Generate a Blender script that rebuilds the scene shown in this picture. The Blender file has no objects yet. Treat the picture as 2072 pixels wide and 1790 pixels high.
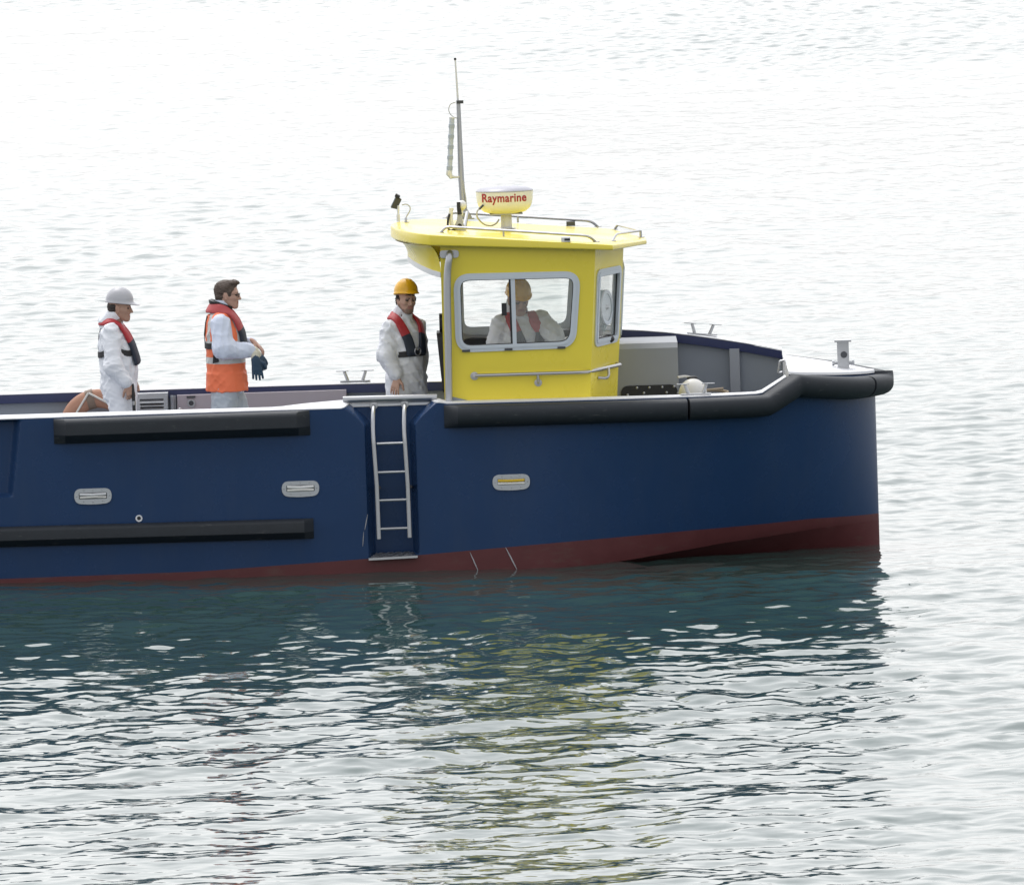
import bpy, math, random
import numpy as np
from mathutils import Vector, Matrix
from mathutils.geometry import tessellate_polygon

random.seed(7)
rng = np.random.default_rng(11)
R = math.radians
scene = bpy.context.scene
COL = scene.collection

# ------------------------------------------------------------------ camera
FPX, CU, CV, DIST = 22500.0, 1036.0, 895.0, 100.0
PITCH, ROLL, CAM_Z = R(4.245), R(1.83), 8.437
_f = Vector((0, math.cos(PITCH), -math.sin(PITCH)))
_u0 = Vector((0, math.sin(PITCH), math.cos(PITCH)))
_r0 = Vector((1, 0, 0))
_r = _r0 * math.cos(ROLL) - _u0 * math.sin(ROLL)
_u = _r0 * math.sin(ROLL) + _u0 * math.cos(ROLL)
CAM = Vector((0, -DIST, CAM_Z))
cd = bpy.data.cameras.new('camera')
cam = bpy.data.objects.new('camera', cd)
COL.objects.link(cam)
cam.matrix_world = Matrix(((_r.x, _u.x, -_f.x, CAM.x), (_r.y, _u.y, -_f.y, CAM.y), (_r.z, _u.z, -_f.z, CAM.z), (0, 0, 0, 1)))
cd.sensor_width = 36.0
cd.sensor_fit = 'HORIZONTAL'
cd.lens = FPX * 36.0 / 2072.0
cd.clip_start = 1.0
cd.clip_end = 20000.0
scene.camera = cam

# ------------------------------------------------------------------ sky, sun, exposure
SUN_ELEV, SUN_ROT = R(58.5), R(-20)          # hazy sun, high beyond the boat and a little to the left
world = bpy.data.worlds.new('World')
scene.world = world
world.use_nodes = True
wn, wl = world.node_tree.nodes, world.node_tree.links
for n in list(wn):
    wn.remove(n)
sky = wn.new('ShaderNodeTexSky')
sky.sky_type = 'NISHITA'
sky.sun_disc = False
sky.sun_elevation = SUN_ELEV
sky.sun_rotation = SUN_ROT
sky.altitude = 0
sky.air_density = 2.0
sky.dust_density = 2.2
sky.ozone_density = 1.0
hs = wn.new('ShaderNodeHueSaturation')
hs.inputs['Saturation'].default_value = 0.05
hs.inputs['Value'].default_value = 1.0
bg = wn.new('ShaderNodeBackground')
bg.inputs['Strength'].default_value = 0.15
wo = wn.new('ShaderNodeOutputWorld')
wl.new(sky.outputs[0], hs.inputs['Color'])
tint = wn.new('ShaderNodeMix')             # cool white of a high thin overcast
tint.data_type = 'RGBA'
tint.blend_type = 'MULTIPLY'
tint.inputs[0].default_value = 1.0
tint.inputs[7].default_value = (0.995, 0.997, 1.018, 1)
wl.new(hs.outputs[0], tint.inputs[6])
wl.new(tint.outputs[2], bg.inputs['Color'])
wl.new(bg.outputs[0], wo.inputs['Surface'])
sl = bpy.data.lights.new('sun', 'SUN')
sl.energy = 0.5
sl.angle = R(14)
sl.color = (1.0, 0.97, 0.93)
sun = bpy.data.objects.new('sun', sl)
COL.objects.link(sun)
sdir = Vector((math.sin(SUN_ROT) * math.cos(SUN_ELEV), math.cos(SUN_ROT) * math.cos(SUN_ELEV), math.sin(SUN_ELEV)))
sun.rotation_euler = sdir.to_track_quat('Z', 'Y').to_euler()
scene.view_settings.view_transform = 'Standard'
scene.view_settings.look = 'None'
scene.view_settings.gamma = 1.0
scene.view_settings.use_curve_mapping = False
scene.view_settings.exposure = 0.64
scene.render.engine = 'CYCLES'
scene.cycles.use_denoising = True
scene.cycles.max_bounces = 8
scene.cycles.transparent_max_bounces = 16
scene.cycles.caustics_reflective = False
scene.cycles.caustics_refractive = False
scene.cycles.sample_clamp_indirect = 6.0


# ------------------------------------------------------------------ survey helpers (photo measurement -> metres)
def ray(u, v):
    return (_f + _r * ((u - CU) / FPX) + _u * ((CV - v) / FPX))


def P(u, v, Y):
    d = ray(u, v)
    return CAM + d * ((Y - CAM.y) / d.y)


def PP(u, v, p0, n):
    d = ray(u, v)
    return CAM + d * ((p0 - CAM).dot(n) / d.dot(n))


def interp(x, xs, ys):
    return float(np.interp(x, xs, ys))


# ------------------------------------------------------------------ materials
MATS = {}


def mat(name, col, rough=0.5, metal=0.0, var=0.0, scale=6.0, bump=0.0, bscale=60.0, spec=0.5, coat=0.0, stretch=(1, 1, 1), rvar=0.0, dirt=None):
    m = bpy.data.materials.new(name)
    m.use_nodes = True
    nt = m.node_tree
    b = nt.nodes['Principled BSDF']
    b.inputs['Base Color'].default_value = (*col, 1)
    b.inputs['Roughness'].default_value = rough
    b.inputs['Metallic'].default_value = metal
    b.inputs['Specular IOR Level'].default_value = spec
    b.inputs['Coat Weight'].default_value = coat
    b.inputs['Coat Roughness'].default_value = 0.12
    tc = nt.nodes.new('ShaderNodeTexCoord')
    mp = nt.nodes.new('ShaderNodeMapping')
    mp.inputs['Scale'].default_value = stretch
    nt.links.new(tc.outputs['Object'], mp.inputs['Vector'])
    src = None
    if var > 0 or rvar > 0:
        nz = nt.nodes.new('ShaderNodeTexNoise')
        nz.inputs['Scale'].default_value = scale
        nz.inputs['Detail'].default_value = 6
        nz.inputs['Roughness'].default_value = 0.62
        nt.links.new(mp.outputs[0], nz.inputs['Vector'])
        if var > 0:
            mx = nt.nodes.new('ShaderNodeMix')
            mx.data_type = 'RGBA'
            mx.inputs[6].default_value = (*[max(0, c * (1 - var)) for c in col], 1)
            mx.inputs[7].default_value = (*[min(1, c * (1 + var)) for c in col], 1)
            nt.links.new(nz.outputs[0], mx.inputs[0])
            src = mx.outputs[2]
        if rvar > 0:
            mr = nt.nodes.new('ShaderNodeMapRange')
            mr.inputs[1].default_value = 0.3
            mr.inputs[2].default_value = 0.7
            mr.inputs[3].default_value = max(0, rough - rvar)
            mr.inputs[4].default_value = min(1, rough + rvar)
            nt.links.new(nz.outputs[0], mr.inputs[0])
            nt.links.new(mr.outputs[0], b.inputs['Roughness'])
    if dirt:
        dc, ds, dlo, dhi, dst = dirt
        mp2 = nt.nodes.new('ShaderNodeMapping')
        mp2.inputs['Scale'].default_value = dst
        nt.links.new(tc.outputs['Object'], mp2.inputs['Vector'])
        n2 = nt.nodes.new('ShaderNodeTexNoise')
        n2.inputs['Scale'].default_value = ds
        n2.inputs['Detail'].default_value = 9
        n2.inputs['Roughness'].default_value = 0.7
        nt.links.new(mp2.outputs[0], n2.inputs['Vector'])
        r2 = nt.nodes.new('ShaderNodeMapRange')
        r2.inputs[1].default_value = dlo
        r2.inputs[2].default_value = dhi
        nt.links.new(n2.outputs[0], r2.inputs[0])
        m2 = nt.nodes.new('ShaderNodeMix')
        m2.data_type = 'RGBA'
        m2.inputs[6].default_value = (*col, 1)
        if src:
            nt.links.new(src, m2.inputs[6])
        m2.inputs[7].default_value = (*dc, 1)
        nt.links.new(r2.outputs[0], m2.inputs[0])
        src = m2.outputs[2]
    if src:
        nt.links.new(src, b.inputs['Base Color'])
    if bump > 0:
        bz = nt.nodes.new('ShaderNodeTexNoise')
        bz.inputs['Scale'].default_value = bscale
        bz.inputs['Detail'].default_value = 4
        nt.links.new(mp.outputs[0], bz.inputs['Vector'])
        bp = nt.nodes.new('ShaderNodeBump')
        bp.inputs['Strength'].default_value = bump
        bp.inputs['Distance'].default_value = 0.01
        nt.links.new(bz.outputs[0], bp.inputs['Height'])
        nt.links.new(bp.outputs[0], b.inputs['Normal'])
    MATS[name] = m
    return m


def glass_mat(name, tint, haze, gloss_rough=0.01):
    m = bpy.data.materials.new(name)
    m.use_nodes = True
    nt = m.node_tree
    for n in list(nt.nodes):
        nt.nodes.remove(n)
    out = nt.nodes.new('ShaderNodeOutputMaterial')
    tr = nt.nodes.new('ShaderNodeBsdfTransparent')
    tr.inputs[0].default_value = (*tint, 1)
    df = nt.nodes.new('ShaderNodeBsdfDiffuse')
    df.inputs[0].default_value = (0.75, 0.78, 0.76, 1)
    gl = nt.nodes.new('ShaderNodeBsdfGlossy')
    gl.inputs['Roughness'].default_value = gloss_rough
    lw = nt.nodes.new('ShaderNodeLayerWeight')          # symmetric on both faces of the pane
    lw.inputs[0].default_value = 0.5
    pw = nt.nodes.new('ShaderNodeMath')
    pw.operation = 'POWER'
    pw.inputs[1].default_value = 4.2
    fr = nt.nodes.new('ShaderNodeMath')
    fr.operation = 'MULTIPLY_ADD'
    fr.inputs[1].default_value = 0.75
    fr.inputs[2].default_value = 0.03
    nt.links.new(lw.outputs['Facing'], pw.inputs[0])
    nt.links.new(pw.outputs[0], fr.inputs[0])
    m1 = nt.nodes.new('ShaderNodeMixShader')
    m1.inputs[0].default_value = haze
    nt.links.new(tr.outputs[0], m1.inputs[1])
    nt.links.new(df.outputs[0], m1.inputs[2])
    m2 = nt.nodes.new('ShaderNodeMixShader')
    nt.links.new(fr.outputs[0], m2.inputs[0])
    nt.links.new(m1.outputs[0], m2.inputs[1])
    nt.links.new(gl.outputs[0], m2.inputs[2])
    nt.links.new(m2.outputs[0], out.inputs[0])
    MATS[name] = m
    return m


NAVY = mat('navy_paint', (0.0175, 0.049, 0.132), 0.26, var=0.12, scale=1.6, rvar=0.05, bump=0.03, bscale=9, spec=0.26,
           dirt=((0.032, 0.060, 0.128), 2.2, 0.45, 0.95, (1, 1, 0.22)))
NAVY2 = mat('navy_trim', (0.02, 0.03, 0.10), 0.4, var=0.1)
REDP = mat('red_antifoul', (0.110, 0.027, 0.030), 0.55, var=0.2, scale=5, rvar=0.1,
           dirt=((0.12, 0.07, 0.06), 4.0, 0.55, 0.9, (1, 1, 3)))
RUBBER = mat('black_rubber', (0.024, 0.029, 0.037), 0.6, var=0.25, scale=8, bump=0.12, bscale=120, spec=0.4,
             dirt=((0.16, 0.16, 0.155), 11.0, 0.60, 0.86, (0.5, 1, 2.2)))
YEL = mat('yellow_gelcoat', (0.86, 0.70, 0.048), 0.30, var=0.04, scale=3, rvar=0.06, spec=0.5, bump=0.012, bscale=14, coat=0.35)
ALU = mat('bare_aluminium', (0.46, 0.47, 0.49), 0.36, metal=0.85, var=0.08, scale=14, rvar=0.06, stretch=(1, 1, 1))
ALUP = mat('pale_deck_plate', (0.74, 0.75, 0.78), 0.5, metal=0.1, var=0.07, scale=5, rvar=0.1)
STEEL = mat('stainless_tube', (0.45, 0.45, 0.46), 0.28, metal=0.9)
ZINC = mat('pale_zinc', (0.50, 0.52, 0.55), 0.45, metal=0.4, var=0.06, scale=12)
LID = mat('lilac_white_lid', (0.40, 0.40, 0.45), 0.35)
GREY = mat('grey_inner_paint', (0.27, 0.30, 0.345), 0.5, var=0.08, scale=3, rvar=0.08, bump=0.05, bscale=30)
GREYL = mat('light_grey_paint', (0.29, 0.31, 0.345), 0.5, var=0.06, scale=4)
LILAC = mat('pale_lilac_panel', (0.42, 0.38, 0.42), 0.5, var=0.06, scale=4)
INNER = mat('cabin_lining', (0.62, 0.63, 0.66), 0.6, var=0.08)
WHITE = mat('white_plastic', (0.80, 0.80, 0.80), 0.3, var=0.03)
CREAM = mat('cream_plastic', (0.80, 0.81, 0.84), 0.3, var=0.03)
BLACK = mat('black_plastic', (0.014, 0.015, 0.018), 0.45, var=0.2)
BLACKV = mat('black_vinyl', (0.02, 0.02, 0.024), 0.5, var=0.2, bump=0.1, bscale=80)
DARKG = mat('dark_grey_housing', (0.06, 0.065, 0.075), 0.5, var=0.2)
TEAL = mat('teal_rim', (0.10, 0.20, 0.22), 0.35, var=0.1)
FRAME = mat('window_frame_alu', (0.62, 0.67, 0.73), 0.4, metal=0.3, var=0.05, scale=12)
RED = mat('red_lettering', (0.38, 0.025, 0.045), 0.45)
YELBAR = mat('yellow_bar', (0.75, 0.5, 0.02), 0.45)
CABLE = mat('grey_cable', (0.5, 0.5, 0.47), 0.5)
BUOYM = mat('white_buoy', (0.74, 0.73, 0.70), 0.45, var=0.07, scale=9)
RINGM = mat('faded_orange', (0.43, 0.22, 0.145), 0.6, var=0.15, scale=7)
ROPE = mat('white_rope', (0.68, 0.67, 0.63), 0.8, var=0.1, scale=60, bump=0.5, bscale=150)
SCRAPE = mat('scraped_paint', (0.45, 0.45, 0.48), 0.6, var=0.2, scale=40)
CLEARG = glass_mat('clear_glass', (0.99, 0.995, 0.99), 0.01)
HAZYG = glass_mat('hazy_glass', (0.98, 0.99, 0.985), 0.03)
LAMPG = mat('ribbed_grey_lens', (0.45, 0.50, 0.56), 0.3, var=0.05)
LAMPG2 = mat('ribbed_pale_lens', (0.58, 0.63, 0.70), 0.3, var=0.05)


# ------------------------------------------------------------------ mesh helpers
class MB:
    def __init__(s):
        s.v, s.f, s.m = [], [], []

    def add(s, vs, fs, mi=0):
        o = len(s.v)
        s.v += [tuple(p) for p in vs]
        s.f += [tuple(i + o for i in f) for f in fs]
        s.m += [mi] * len(fs)
        return s

    def box(s, lo, hi, mi=0, M=None):
        x0, y0, z0 = lo
        x1, y1, z1 = hi
        vs = [(x0, y0, z0), (x1, y0, z0), (x1, y1, z0), (x0, y1, z0), (x0, y0, z1), (x1, y0, z1), (x1, y1, z1), (x0, y1, z1)]
        if M:
            vs = [M @ Vector(p) for p in vs]
        return s.add(vs, [(3, 2, 1, 0), (4, 5, 6, 7), (0, 1, 5, 4), (1, 2, 6, 5), (2, 3, 7, 6), (3, 0, 4, 7)], mi)

    def tube(s, pts, r, n=10, mi=0, caps=True):
        pts = [Vector(p) for p in pts]
        rs = r if isinstance(r, (list, tuple)) else [r] * len(pts)
        vs, fs = [], []
        prev = None
        for i, p in enumerate(pts):
            t = (pts[min(i + 1, len(pts) - 1)] - pts[max(i - 1, 0)]).normalized()
            if prev is None:
                a = Vector((0, 0, 1)) if abs(t.z) < 0.9 else Vector((0, 1, 0))
                nrm = t.cross(a).normalized()
            else:
                nrm = (prev - t * prev.dot(t)).normalized()
            prev = nrm
            bn = t.cross(nrm)
            for k in range(n):
                a = 2 * math.pi * k / n
                vs.append(p + (nrm * math.cos(a) + bn * math.sin(a)) * rs[i])
        for i in range(len(pts) - 1):
            for k in range(n):
                k2 = (k + 1) % n
                fs.append((i * n + k, i * n + k2, (i + 1) * n + k2, (i + 1) * n + k))
        if caps:
            fs.append(tuple(range(n - 1, -1, -1)))
            fs.append(tuple((len(pts) - 1) * n + k for k in range(n)))
        return s.add(vs, fs, mi)

    def lathe(s, prof, base, axis=(0, 0, 1), n=32, mi=0, mis=None):
        ax = Vector(axis).normalized()
        a = Vector((1, 0, 0)) if abs(ax.x) < 0.9 else Vector((0, 1, 0))
        e1 = (a - ax * a.dot(ax)).normalized()
        e2 = ax.cross(e1)
        base = Vector(base)
        vs, o = [], len(s.v)
        for (rr, h) in prof:
            for k in range(n):
                t = 2 * math.pi * k / n
                vs.append(base + ax * h + (e1 * math.cos(t) + e2 * math.sin(t)) * max(rr, 1e-5))
        s.v += [tuple(p) for p in vs]
        for i in range(len(prof) - 1):
            for k in range(n):
                k2 = (k + 1) % n
                s.f.append((o + i * n + k, o + i * n + k2, o + (i + 1) * n + k2, o + (i + 1) * n + k))
                s.m.append(mis[i] if mis else mi)
        if prof[0][0] > 1e-4:
            s.f.append(tuple(o + k for k in range(n - 1, -1, -1)))
            s.m.append(mi)
        if prof[-1][0] > 1e-4:
            s.f.append(tuple(o + (len(prof) - 1) * n + k for k in range(n)))
            s.m.append(mis[-1] if mis else mi)
        return s

    def sphere(s, c, r, n=20, m=12, mi=0):
        c = Vector(c)
        rx, ry, rz = r if isinstance(r, (list, tuple)) else (r, r, r)
        vs = []
        for i in range(m + 1):
            ph = math.pi * i / m
            for k in range(n):
                t = 2 * math.pi * k / n
                vs.append(c + Vector((rx * math.sin(ph) * math.cos(t), ry * math.sin(ph) * math.sin(t), rz * math.cos(ph))))
        fs = [(i * n + k, (i + 1) * n + k, (i + 1) * n + (k + 1) % n, i * n + (k + 1) % n) for i in range(m) for k in range(n)]
        return s.add(vs, fs, mi)

    def plate(s, outer, holes, fn, t, mi=0, mi_back=None, mi_side=None):
        """flat plate with holes: outlines are 2-D lists, fn maps (a, b, depth) to 3-D; depth runs 0..t"""
        mi_back = mi if mi_back is None else mi_back
        mi_side = mi if mi_side is None else mi_side
        loops = [outer] + list(holes)
        tri = tessellate_polygon([[Vector((a, b, 0)) for a, b in lp] for lp in loops])
        flat = [p for lp in loops for p in lp]
        n = len(flat)
        vs = [fn(a, b, 0.0) for a, b in flat] + [fn(a, b, t) for a, b in flat]
        o = len(s.v)
        s.v += [tuple(p) for p in vs]
        for tr in tri:
            s.f.append(tuple(o + i for i in tr)); s.m.append(mi)
            s.f.append(tuple(o + n + i for i in reversed(tr))); s.m.append(mi_back)
        k = 0
        for lp in loops:
            L = len(lp)
            for i in range(L):
                j = (i + 1) % L
                s.f.append((o + k + i, o + k + j, o + n + k + j, o + n + k + i)); s.m.append(mi_side)
            k += L
        return s

    def ribbon(s, rows, mi=0, closed=False, flip=False):
        """grid of points rows[i][j]"""
        n = len(rows[0])
        vs = [p for r_ in rows for p in r_]
        fs = []
        for i in range(len(rows) - 1):
            for j in range(n if closed else n - 1):
                j2 = (j + 1) % n
                q = (i * n + j, i * n + j2, (i + 1) * n + j2, (i + 1) * n + j)
                fs.append(q[::-1] if flip else q)
        return s.add(vs, fs, mi)


def link(name, me, parent=None):
    o = bpy.data.objects.new(name, me)
    COL.objects.link(o)
    if parent is not None:
        o.parent = parent
        o.matrix_parent_inverse = parent.matrix_basis.inverted()
    return o


def ob(name, mb, mats, parent=None, sharp=35, recalc=True, label=None):
    me = bpy.data.meshes.new(name)
    me.from_pydata([tuple(v) for v in mb.v], [], mb.f)
    mats = mats if isinstance(mats, (list, tuple)) else [mats]
    for m in mats:
        me.materials.append(m)
    if len(mats) > 1:
        me.polygons.foreach_set('material_index', mb.m)
    if recalc:
        import bmesh
        b = bmesh.new()
        b.from_mesh(me)
        bmesh.ops.remove_doubles(b, verts=b.verts, dist=1e-5)
        bmesh.ops.recalc_face_normals(b, faces=b.faces)
        b.to_mesh(me)
        b.free()
    me.polygons.foreach_set('use_smooth', [True] * len(me.polygons))
    me.set_sharp_from_angle(angle=R(sharp))
    me.update()
    o = link(name, me, parent)
    if label:
        o['label'] = label
    return o


def mesh_np(name, verts, quads, mats, midx=None, parent=None, sharp=None):
    me = bpy.data.meshes.new(name)
    nv, nq = len(verts), len(quads)
    me.vertices.add(nv)
    me.vertices.foreach_set('co', np.ascontiguousarray(verts, dtype=np.float32).ravel())
    me.loops.add(nq * 4)
    me.loops.foreach_set('vertex_index', np.ascontiguousarray(quads, dtype=np.int32).ravel())
    me.polygons.add(nq)
    me.polygons.foreach_set('loop_start', np.arange(0, nq * 4, 4, dtype=np.int32))
    for m in mats if isinstance(mats, (list, tuple)) else [mats]:
        me.materials.append(m)
    if midx is not None:
        me.polygons.foreach_set('material_index', np.ascontiguousarray(midx, dtype=np.int32))
    me.polygons.foreach_set('use_smooth', np.ones(nq, dtype=bool))
    me.update(calc_edges=True)
    me.validate()
    if sharp:
        me.set_sharp_from_angle(angle=R(sharp))
    return link(name, me, parent)


def thing(o, label, cat, group=None):
    o['label'] = label
    o['category'] = cat
    if group:
        o['group'] = group
    return o


def bez(p0, p1, p2, p3, n=14):
    p0, p1, p2, p3 = map(Vector, (p0, p1, p2, p3))
    out = []
    for i in range(n + 1):
        t = i / n
        out.append(p0 * (1 - t) ** 3 + p1 * 3 * t * (1 - t) ** 2 + p2 * 3 * t * t * (1 - t) + p3 * t ** 3)
    return out


def smooth_path(pts, n=6):
    """Catmull-Rom through pts"""
    pts = [Vector(p) for p in pts]
    out = []
    for i in range(len(pts) - 1):
        a, b, c, d = pts[max(i - 1, 0)], pts[i], pts[i + 1], pts[min(i + 2, len(pts) - 1)]
        for k in range(n):
            t = k / n
            out.append(0.5 * ((2 * b) + (c - a) * t + (2 * a - 5 * b + 4 * c - d) * t * t + (3 * b - a - 3 * c + d) * t ** 3))
    out.append(pts[-1])
    return out


def fillet(pts, r, n=6):
    """round the inner corners of a polyline"""
    pts = [Vector(p) for p in pts]
    out = [pts[0]]
    for i in range(1, len(pts) - 1):
        a, b, c = pts[i - 1], pts[i], pts[i + 1]
        da, dc = (a - b), (c - b)
        q = min(r, da.length * 0.49, dc.length * 0.49)
        s0, s1 = b + da.normalized() * q, b + dc.normalized() * q
        for k in range(n + 1):
            t = k / n
            out.append(s0 * (1 - t) ** 2 + b * 2 * t * (1 - t) + s1 * t * t)
    out.append(pts[-1])
    return out


def round_poly(pts, r, n=7):
    """closed 2-D polygon with rounded corners"""
    out = []
    L = len(pts)
    for i in range(L):
        a, b, c = Vector(pts[i - 1]), Vector(pts[i]), Vector(pts[(i + 1) % L])
        da, dc = a - b, c - b
        q = min(r, da.length * 0.49, dc.length * 0.49)
        s0, s1 = b + da.normalized() * q, b + dc.normalized() * q
        for k in range(n + 1):
            t = k / n
            p = s0 * (1 - t) ** 2 + b * 2 * t * (1 - t) + s1 * t * t
            out.append((p.x, p.y))
    return out


def inset_poly(pts, d):
    """move a closed 2-D outline inwards by d"""
    L = len(pts)
    area = sum(pts[i][0] * pts[(i + 1) % L][1] - pts[(i + 1) % L][0] * pts[i][1] for i in range(L))
    sgn = 1 if area > 0 else -1
    out = []
    for i in range(L):
        a, b, c = pts[i - 1], pts[i], pts[(i + 1) % L]
        tx, ty = c[0] - a[0], c[1] - a[1]
        l = math.hypot(tx, ty) or 1
        out.append((b[0] - sgn * ty / l * d, b[1] + sgn * tx / l * d))
    return out


# ------------------------------------------------------------------ water
def build_water():
    def axis(fine_lo, fine_hi, d0, lo, hi, grow_lo, grow_hi, dmax_hi=1e9, far_hi=None, grow2=1.25):
        a = list(np.arange(fine_lo, fine_hi, d0))
        x, d = a[-1], d0
        while x < hi:
            if far_hi is not None and x < far_hi:
                d = min(d * grow_hi, dmax_hi)
            else:
                d *= grow2
            x += d
            a.append(x)
        x, d = a[0], d0
        b = []
        while x > lo:
            d *= grow_lo
            x -= d
            b.append(x)
        return np.array(b[::-1] + a)
    xs = axis(-6.3, 6.3, 0.057, -6000, 6000, 1.035, 1.035, 0.13, 13, 1.3)
    xs = np.concatenate([-xs[xs > 6.2][::-1], xs[(xs >= -6.2) & (xs <= 6.2)], xs[xs > 6.2]])
    ys = axis(-27.5, 2, 0.048, -130, 9000, 1.12, 1.0019, 0.14, 165, 1.3)
    X, Y = np.meshgrid(xs, ys)
    sx = np.gradient(xs)[None, :]
    sy = np.gradient(ys)[:, None]
    SP = np.maximum(sx, sy)
    Zs, Zl = np.zeros_like(X), np.zeros_like(X)          # chop and longer waves
    r = np.random.default_rng(5)
    N = 96
    lam = np.exp(np.linspace(math.log(0.15), math.log(7.0), N))
    for i, L in enumerate(lam):
        L = L * r.uniform(0.93, 1.07)
        th = math.pi / 2 + 0.25 + r.normal(0, 1.15)
        k = 2 * math.pi / L
        sl_ = SLOPE * (1.5 if L < 0.22 else 2.0 if L < 0.6 else 1.25 if L < 1.3 else 0.55 if L < 2.2 else 0.36)
        att = np.exp(-(2.1 * SP / L) ** 2)
        ph = r.uniform(0, 6.28)
        arg = k * (X * math.cos(th) + Y * math.sin(th)) + ph + 0.6 * np.sin(0.31 * X * r.uniform(.6, 1.4) + 0.23 * Y * r.uniform(.6, 1.4) + r.uniform(0, 6))
        # gusts: amplitude drifts slowly over the water so calm and ruffled bands alternate
        gx, gy = r.uniform(0.05, 0.35), r.uniform(0.03, 0.22)
        g = 0.75 + 0.45 * np.sin(gx * X + gy * Y + r.uniform(0, 6.28))
        (Zs if L < 0.8 else Zl)[...] += (sl_ / k) * att * g * np.sin(arg)
    gust = 0.85 + 0.33 * np.sin(0.045 * Y + 0.16 * X + 0.8) + 0.2 * np.sin(0.11 * Y - 0.09 * X + 2.0)
    Z = None
    patch = 1.0 + 0.45 * np.sin(0.95 * Y + 0.35 * X + 1.3 * np.sin(0.4 * X + 0.7)) * np.sin(0.37 * Y - 0.5 * X + 1.1)
    Zs *= np.where(Y < 3, patch, 1.0)
    # calmer in the lee of the hull, choppier in the open
    Zs *= np.interp(Y, [-30, -15, -8, -2.5, 2, 10, 40, 80, 140], [1.50, 1.45, 1.15, 0.75, 0.85, 1.35, 1.9, 2.9, 3.6])
    Zl *= np.interp(Y, [-30, -15, -8, -2.5, 2, 10, 40], [1.9, 1.8, 1.2, 0.75, 0.8, 1.0, 1.05])
    Z = (Zs + Zl) * np.clip(gust, 0.35, 1.5)
    Z *= np.clip((14000 - np.hypot(X, Y)) / 9000, 0, 1)
    nx, ny = len(xs), len(ys)
    idx = np.arange(nx * ny).reshape(ny, nx)
    q = np.stack([idx[:-1, :-1], idx[:-1, 1:], idx[1:, 1:], idx[1:, :-1]], -1).reshape(-1, 4)
    V = np.stack([X, Y, Z], -1).reshape(-1, 3)
    m = bpy.data.materials.new('sea_water')
    m.use_nodes = True
    nt = m.node_tree
    b = nt.nodes['Principled BSDF']
    b.inputs['Base Color'].default_value = (0.030, 0.066, 0.060, 1)
    b.inputs['Roughness'].default_value = 0.05
    b.inputs['IOR'].default_value = 1.333
    tc = nt.nodes.new('ShaderNodeTexCoord')
    mp = nt.nodes.new('ShaderNodeMapping')
    mp.inputs['Scale'].default_value = (1.0, 1.0, 1.0)
    nz = nt.nodes.new('ShaderNodeTexNoise')
    nz.inputs['Scale'].default_value = 4.4
    nz.inputs['Detail'].default_value = 1.5
    nz.inputs['Roughness'].default_value = 0.4
    bp = nt.nodes.new('ShaderNodeBump')
    bp.inputs['Strength'].default_value = 0.7
    bp.inputs['Distance'].default_value = 0.016
    nt.links.new(tc.outputs['Object'], mp.inputs['Vector'])
    nt.links.new(mp.outputs[0], nz.inputs['Vector'])
    nt.links.new(nz.outputs[0], bp.inputs['Height'])
    nt.links.new(bp.outputs[0], b.inputs['Normal'])
    o = mesh_np('water', V, q, m)
    o['kind'] = 'structure'
    o['label'] = 'rippled pale sea water reflecting a bright hazy sky'
    print('water quads', len(q), nx, ny)


SLOPE = 0.0092
build_water()


# ------------------------------------------------------------------ the boat
boat = bpy.data.objects.new('workboat', None)
COL.objects.link(boat)
thing(boat, 'navy blue workboat with red bottom paint and a yellow wheelhouse', 'boat')
XS = P(1777, 1000, 0).x                    # stem
X0, X1 = 0.25, XS
xf0_ = P(1589, 735, 0).x                    # foredeck break
XT = -7.2                                  # transom, out of frame
HB = 1.5
DECK = 0.70


def hb(x):                                 # half-breadth at the gunwale
    if x <= X0:
        return HB
    t = min(1.0, (x - X0) / (X1 - X0))
    return HB * max(0.0, 1 - t ** 4.4) ** 0.85


def hc(x):                                 # half-breadth at the chine
    t = max(0.0, min(1.0, (x - X0) / (X1 - X0)))
    return hb(x) * (0.955 - 0.44 * t)


def line(pts, yf):
    """photo polyline -> (xs, zs) with the depth given by yf(x)"""
    out = []
    for u, v in pts:
        p = P(u, v, yf(0))
        for _ in range(4):
            p = P(u, v, yf(p.x))
        out.append((p.x, p.z))
    out.sort()
    return np.array([o[0] for o in out]), np.array([o[1] for o in out])


def ext(l, slope=0.0):                     # carry a line aft, out of the frame
    xs, zs = l
    return np.concatenate([[XT - 0.5], xs]), np.concatenate([[zs[0] - slope * (xs[0] - XT + .5)], zs])


G_OUT = ext(line([(0, 849), (300, 839), (620, 829), (690, 827), (705, 822), (870, 815), (890, 815), (905, 817), (1250, 808), (1540, 797), (1600, 757), (1700, 760), (1776, 756)], lambda x: -hb(x)))
B_LINE = ext(line([(0, 1171), (400, 1156), (745, 1130), (845, 1123), (1100, 1100), (1400, 1073), (1640, 1050), (1777, 1038)], lambda x: -(hc(x) + 0.25 * (hb(x) - hc(x)))))
CH = ext(line([(700, 1185), (1000, 1166), (1269, 1133), (1460, 1099), (1651, 1069), (1777, 1051)], lambda x: -hc(x)))
INW = 0.25                                 # side deck width
G_IN = ext(line([(0, 840), (300, 831), (560, 823.5), (620, 816), (692, 809.5), (706, 814), (872, 809), (886, 806), (905, 811), (1250, 802), (1536, 792), (1596, 754), (1600, 753)], lambda x: -(hb(x) - INW)))

zi = lambda l, x: interp(x, l[0], l[1])


def sstep(a, b, x):
    t = np.clip((x - a) / (b - a), 0, 1)
    return t * t * (3 - 2 * t)


# ladder recess outline, measured on the side plane
def side(u, v):
    p = P(u, v, -HB)
    return p.x, p.z


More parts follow.
